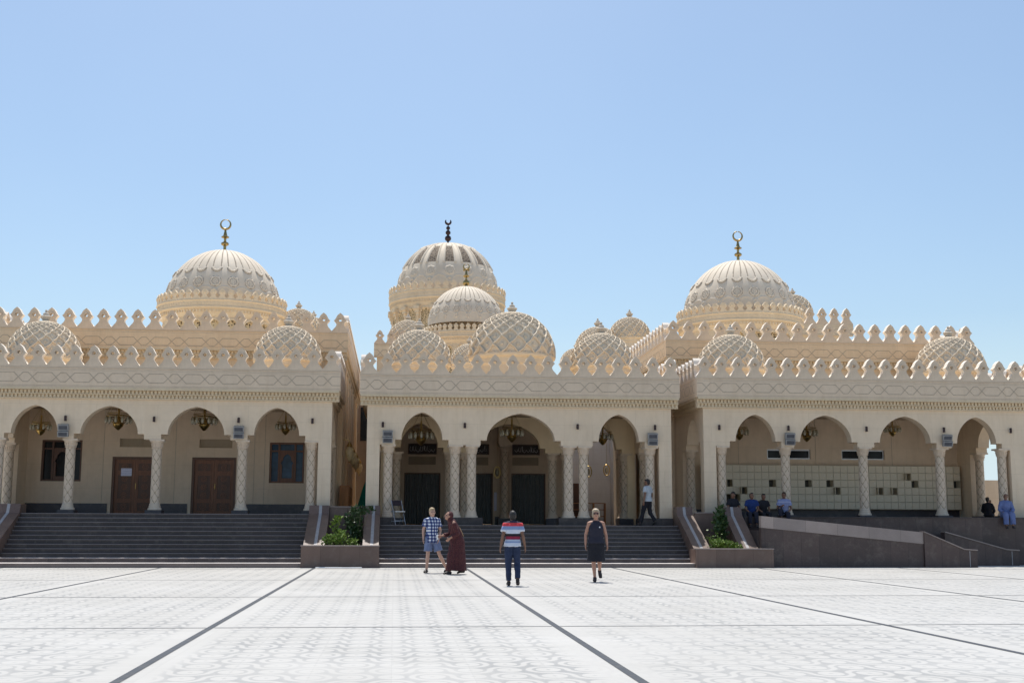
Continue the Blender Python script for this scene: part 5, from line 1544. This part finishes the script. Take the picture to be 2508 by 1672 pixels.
# stooping woman in a maroon robe, facing left
J = joints(pel=(0, .07, .90), wai=(0, .05, 1.05), che=(0, -.01, 1.24), sho=(0, -.09, 1.40), nec=(0, -.125, 1.465), hea=(0, -.185, 1.58),
           shL=(.165, -.08, 1.385), shR=(-.165, -.08, 1.385), elL=(.19, .02, 1.10), wrL=(.13, -.17, .98), elR=(-.19, -.06, 1.10), wrR=(-.12, -.34, 1.04),
           hiL=(.08, .06, .88), hiR=(-.08, .06, .88), knL=(.09, -.10, .48), anL=(.09, -.16, .085), toL=(.10, -.33, .03), knR=(-.09, .08, .48), anR=(-.09, .28, .12), toR=(-.09, .12, .035))
T = person((1.72, 35.2, 0), -PI/2+.25, 1.03, 'stooping woman in a long maroon patterned robe and headscarf, holding a white cup')
bd, P, R = body(T, J, SK3, .95, (0, .25, 0))
face_details(T, P, R)
mb = MB()
mb.tube([(0, .05, .10), (0, .05, .45), J['pel'], J['wai'], J['che'], J['sho'] + Vector((0, .02, 0)), J['nec']], [(.26, .29), (.235, .26), (.195, .20), (.17, .155), (.175, .14), (.16, .11), (.075, .075)], 28, right=(1, 0, 0))
mb.tube([J['shL'], J['sho'], J['shR']], [.075, .09, .075], 12)
for s in 'LR': mb.tube([J['sh'+s], J['el'+s], J['el'+s].lerp(J['wr'+s], .75)], [.072, .068, .070], 12)
RB_ = robe_mat(); voxelize(mb, 'robe', RB_, T, .0125, 2)
mb = MB(); mb.ell(P(0, .035, .03), (.092, .102, .108), R, 18, 12); mb.ell(P(0, .05, -.07), (.085, .075, .09), R, 14, 10)
mb.tube([P(0, .06, -.09), J['nec'] + Vector((0, .04, -.02)), J['sho'] + Vector((0, .06, -.06))], [(.085, .07), (.12, .085), (.15, .09)], 16, right=(1, 0, 0))
voxelize(mb, 'headscarf', RB_, T, .011, 2)
mb = MB(); mb.tube([J['sho'] + Vector((-.10, -.09, .03)), J['sho'] + Vector((-.06, .09, .02)), J['che'] + Vector((.0, .165, 0)), J['wai'] + Vector((.09, .175, -.02))], [(.020, .008)]*4, 8); mb.build('shoulder_strap', C_TAN, None, (0, 0, 0), smooth=True).parent = T
shoes(T, J, C_SHOE, 'sandal', True)
cupT = empty('cup', (0, 0, 0), 'white cup in the hand of the woman in the maroon robe', 'cup')
wm = Matrix.Translation((1.72, 35.2, 0)) @ Matrix.Rotation(-PI/2+.25, 4, 'Z') @ Matrix.Scale(1.03, 4)
cupT.location = wm @ (J['wrR'] + Vector((.0, -.115, -.05)))
mb = MB(); mb.lathe([(.026, -.06), (.034, .05), (.037, .06), (.030, .06), (.026, .0)], (0, 0, 0), 16); link_mesh('cup_body', mb.mesh('cup_body', M['white'], smooth=True), cupT)
mb = MB(); mb.lathe([(.039, .061), (.039, .07), (.02, .075), (0, .075)], (0, 0, 0), 16); link_mesh('lid', mb.mesh('lid', M['white'], smooth=True), cupT)

# man in striped polo, from behind
J = joints(hea=(0, -.055, 1.60), nec=(0, -.02, 1.49), elL=(.235, .05, 1.14), wrL=(.285, .05, .885), elR=(-.235, .05, 1.14), wrR=(-.29, .0, .885),
           knL=(.10, -.03, .49), anL=(.085, -.03, .085), toL=(.09, -.19, .03), knR=(-.11, -.02, .49), anR=(-.105, .14, .15), toR=(-.12, .03, .035))
J = {k: v for k, v in J.items()}
T = person((2.76, 28.8, 0), PI, 1.0, 'dark haired man seen from behind in red, white and blue striped polo and dark jeans')
bd, P, R = body(T, J, SK2, 1.0, (0, .25, 0))
face_details(T, P, R); hair(T, P, R, H_DARK)
shirt(T, J, stripes_mat(), .020, .60, .90, 1.06); trousers(T, J, C_JEANS, .014, 1.0); shoes(T, J, C_SHOE)

# woman in dark tank top and skirt
J = joints(elL=(.245, .02, 1.13), wrL=(.265, -.03, .88), elR=(-.245, .03, 1.13), wrR=(-.255, -.02, .88), knR=(-.07, -.06, .49), anR=(-.04, -.05, .10), toR=(-.06, -.20, .03),
           knL=(.085, .04, .50), anL=(.11, .24, .26), toL=(.125, .17, .10))
T = person((5.02, 30.6, 0), -.05, 1.03, 'woman with short fair hair and sunglasses in navy tank top and black skirt')
bd, P, R = body(T, J, SK3, 1.0, (-.1, .12, 0))
face_details(T, P, R, True); hair(T, P, R, H_GREY, 'bob')
shirt(T, J, C_NAVY, .020, 0, .92, 1.10, tank=True, name='tank_top')
mb = MB(); mb.tube([(0, .02, .50), (0, .01, .70), J['pel'], J['wai'] + Vector((0, 0, -.04))], [(.225, .19), (.215, .175), (.185, .145), (.165, .130)], 24, right=(1, 0, 0)); voxelize(mb, 'skirt', C_BLACK, T, .012, 2)
mb = MB(); mb.obox(J['che'] + Vector((.075, -.142, .035)), (.030, .004, .034)); mb.build('chest_emblem', M['white'], None, (0, 0, 0)).parent = T
shoes(T, J, C_SHOE)

# man in white shirt on the middle platform
J = joints(knL=(.12, -.14, .50), anL=(.17, -.22, .09), toL=(.19, -.38, .03), knR=(-.13, .02, .48), anR=(-.17, .22, .16), toR=(-.19, .10, .035), elR=(-.25, .04, 1.13), wrR=(-.25, -.03, .88), elL=(.25, .05, 1.13), wrL=(.27, .0, .88))
T = person((9.02, 43.55, 1.356), PI+.8, .95, 'man in white short sleeved shirt and black trousers walking across the platform')
bd, P, R = body(T, J, SK2, 1.0, (.2, 0, 0)); face_details(T, P, R); hair(T, P, R, H_DARK); shirt(T, J, C_WHITE, .020, .6, .90, 1.05); trousers(T, J, C_BLACK, .018); shoes(T, J, C_SHOE)

# seated people on the edge of the right porch
def seated(x, y, z, rz, label, skin, shirtm, legm, sleeve=.6, s=1.0, head=(0, .1, 0), lean=0.0, robe=False, bald=False, **kw):
    J = joints(True, **kw)
    for k in ('wai', 'che', 'sho', 'nec', 'hea', 'shL', 'shR'):
        J[k] = J[k] + Vector((0, -lean*(J[k].z-.1), 0))
    for k in ('elL', 'elR', 'wrL', 'wrR'):
        if k not in kw: J[k] = J[k] + Vector((0, -lean*.2, 0))
    T = person((x, y, z), rz, s, label)
    bd, P, R = body(T, J, skin, 1.0, head); face_details(T, P, R)
    if not bald: hair(T, P, R, H_DARK)
    else:
        mb = MB(); mb.ell(P(0, .03, .045), (.079, .085, .082), R); voxelize(mb, 'hair', H_GREY if bald == 'grey' else H_DARK, T, .01, 2)
    shirt(T, J, shirtm, .02, sleeve, .90, 1.05); trousers(T, J, legm, .022 if not robe else .05, .95, name='robe_skirt' if robe else 'trousers'); shoes(T, J, C_SHOE)
    return T
SEATZ = 1.70
C_STRIPE2 = banded('blue_striped_cloth', [(0, (.10, .14, .36))] + [z for k in range(12) for z in ((.05+k*.05, (.45, .48, .62)), (.075+k*.05, (.08, .11, .32)))], (0, 0, 0))
seated(12.08, 43.35, SEATZ, .3, 'person in dark clothes sitting in profile beside the leftmost column of the right porch', SK2, C_BLACK, C_BLACK, head=(-.9, 0, 0), s=.97)
seated(12.75, 43.32, SEATZ, -.15, 'person in bright blue T-shirt sitting bent forward on the porch edge', SK2, C_BLUE, C_NAVY, lean=.22, head=(.4, .35, 0), s=.93)
seated(13.17, 43.36, SEATZ, .1, 'person in black sitting between the blue shirted and the striped person', SK2, C_BLACK, C_BLACK, lean=.18, s=.90)
seated(13.92, 43.22, SEATZ, -.25, 'person in blue striped shirt sitting with one knee raised before a column', SK2, C_STRIPE2, C_NAVY, lean=.12, knR=(-.18, -.36, .30), anR=(-.12, -.42, -.06), toR=(-.14, -.56, -.12), wrR=(-.1, -.36, .38), s=.97)
seated(22.2, 43.2, SEATZ, -.2, 'person in a pale blue robe sitting on the porch edge at the far right', SK2, C_GALA, C_GALA, sleeve=1.75, lean=.12, robe=True, bald='dark', s=.95, head=(-.4, .1, 0))
seated(22.98, 46.1, 1.72, PI*.8, 'person in dark clothes sitting inside the side arch at the far right', SK2, C_BLACK, C_BLACK, sleeve=1.8, s=.86)


# =================================================================== WORLD, SUN, CAMERA
SUN_EL, SUN_AZ = 68.0, -6.0          # azimuth from +Y (behind the building), negative = towards -X
w = bpy.data.worlds.new('World'); scene.world = w; w.use_nodes = True
nt = w.node_tree; bg = nt.nodes['Background']
sky = nt.nodes.new('ShaderNodeTexSky'); sky.sky_type = 'NISHITA'; sky.sun_disc = False
sky.sun_elevation = math.radians(SUN_EL); sky.sun_rotation = math.radians(SUN_AZ)
sky.air_density = 1.0; sky.dust_density = 1.8; sky.ozone_density = 1.0
tc = nt.nodes.new('ShaderNodeTexCoord'); sz = nt.nodes.new('ShaderNodeSeparateXYZ'); nt.links.new(tc.outputs['Generated'], sz.inputs[0])
hz = ramp(nt, sz.outputs['Z'], [(.0, (1, 1, 1)), (.16, (0, 0, 0))]).outputs['Color']          # pale haze low over the horizon
tint = mixc(nt, 1.0, sky.outputs['Color'], (.905, 1.0, 1.03), 'MULTIPLY')
hn = noise_node(nt, 1.6, 5, .6, tc.outputs['Generated'])                                     # faint uneven haze
tint = mixc(nt, 1.0, tint, ramp(nt, hn.outputs['Fac'], [(.3, (.965, .975, .985)), (.7, (1.04, 1.025, 1.01))]).outputs['Color'], 'MULTIPLY')
nt.links.new(mixc(nt, hz, tint, (5.0, 6.2, 6.9)), bg.inputs['Color']); bg.inputs['Strength'].default_value = 0.144
ld = bpy.data.lights.new('Sun', 'SUN'); ld.energy = 5.0; ld.angle = math.radians(.5); ld.color = (1.0, .955, .89)
lo = bpy.data.objects.new('Sun', ld); COL.objects.link(lo)
el, az = math.radians(SUN_EL), math.radians(SUN_AZ)
sdir = Vector((math.sin(az)*math.cos(el), math.cos(az)*math.cos(el), math.sin(el)))
lo.rotation_euler = sdir.to_track_quat('Z', 'Y').to_euler(); lo.location = sdir*60

cd = bpy.data.cameras.new('Camera'); cam = bpy.data.objects.new('Camera', cd); COL.objects.link(cam)
cd.sensor_fit = 'HORIZONTAL'; cd.sensor_width = 36; cd.lens = 3000/2508*36; cd.clip_end = 5000; cd.clip_start = .1
R = Matrix.Rotation(math.radians(-5.41), 4, 'Z') @ Matrix.Rotation(math.radians(90+8.4), 4, 'X') @ Matrix.Rotation(math.radians(.2), 4, 'Z')
cam.matrix_world = Matrix.Translation((0, 0, 1.45)) @ R
scene.camera = cam
scene.view_settings.view_transform = 'Standard'; scene.view_settings.look = 'None'
scene.view_settings.exposure = 0; scene.view_settings.gamma = 1
scene.render.engine = 'CYCLES'
scene.cycles.max_bounces = 8; scene.cycles.diffuse_bounces = 5
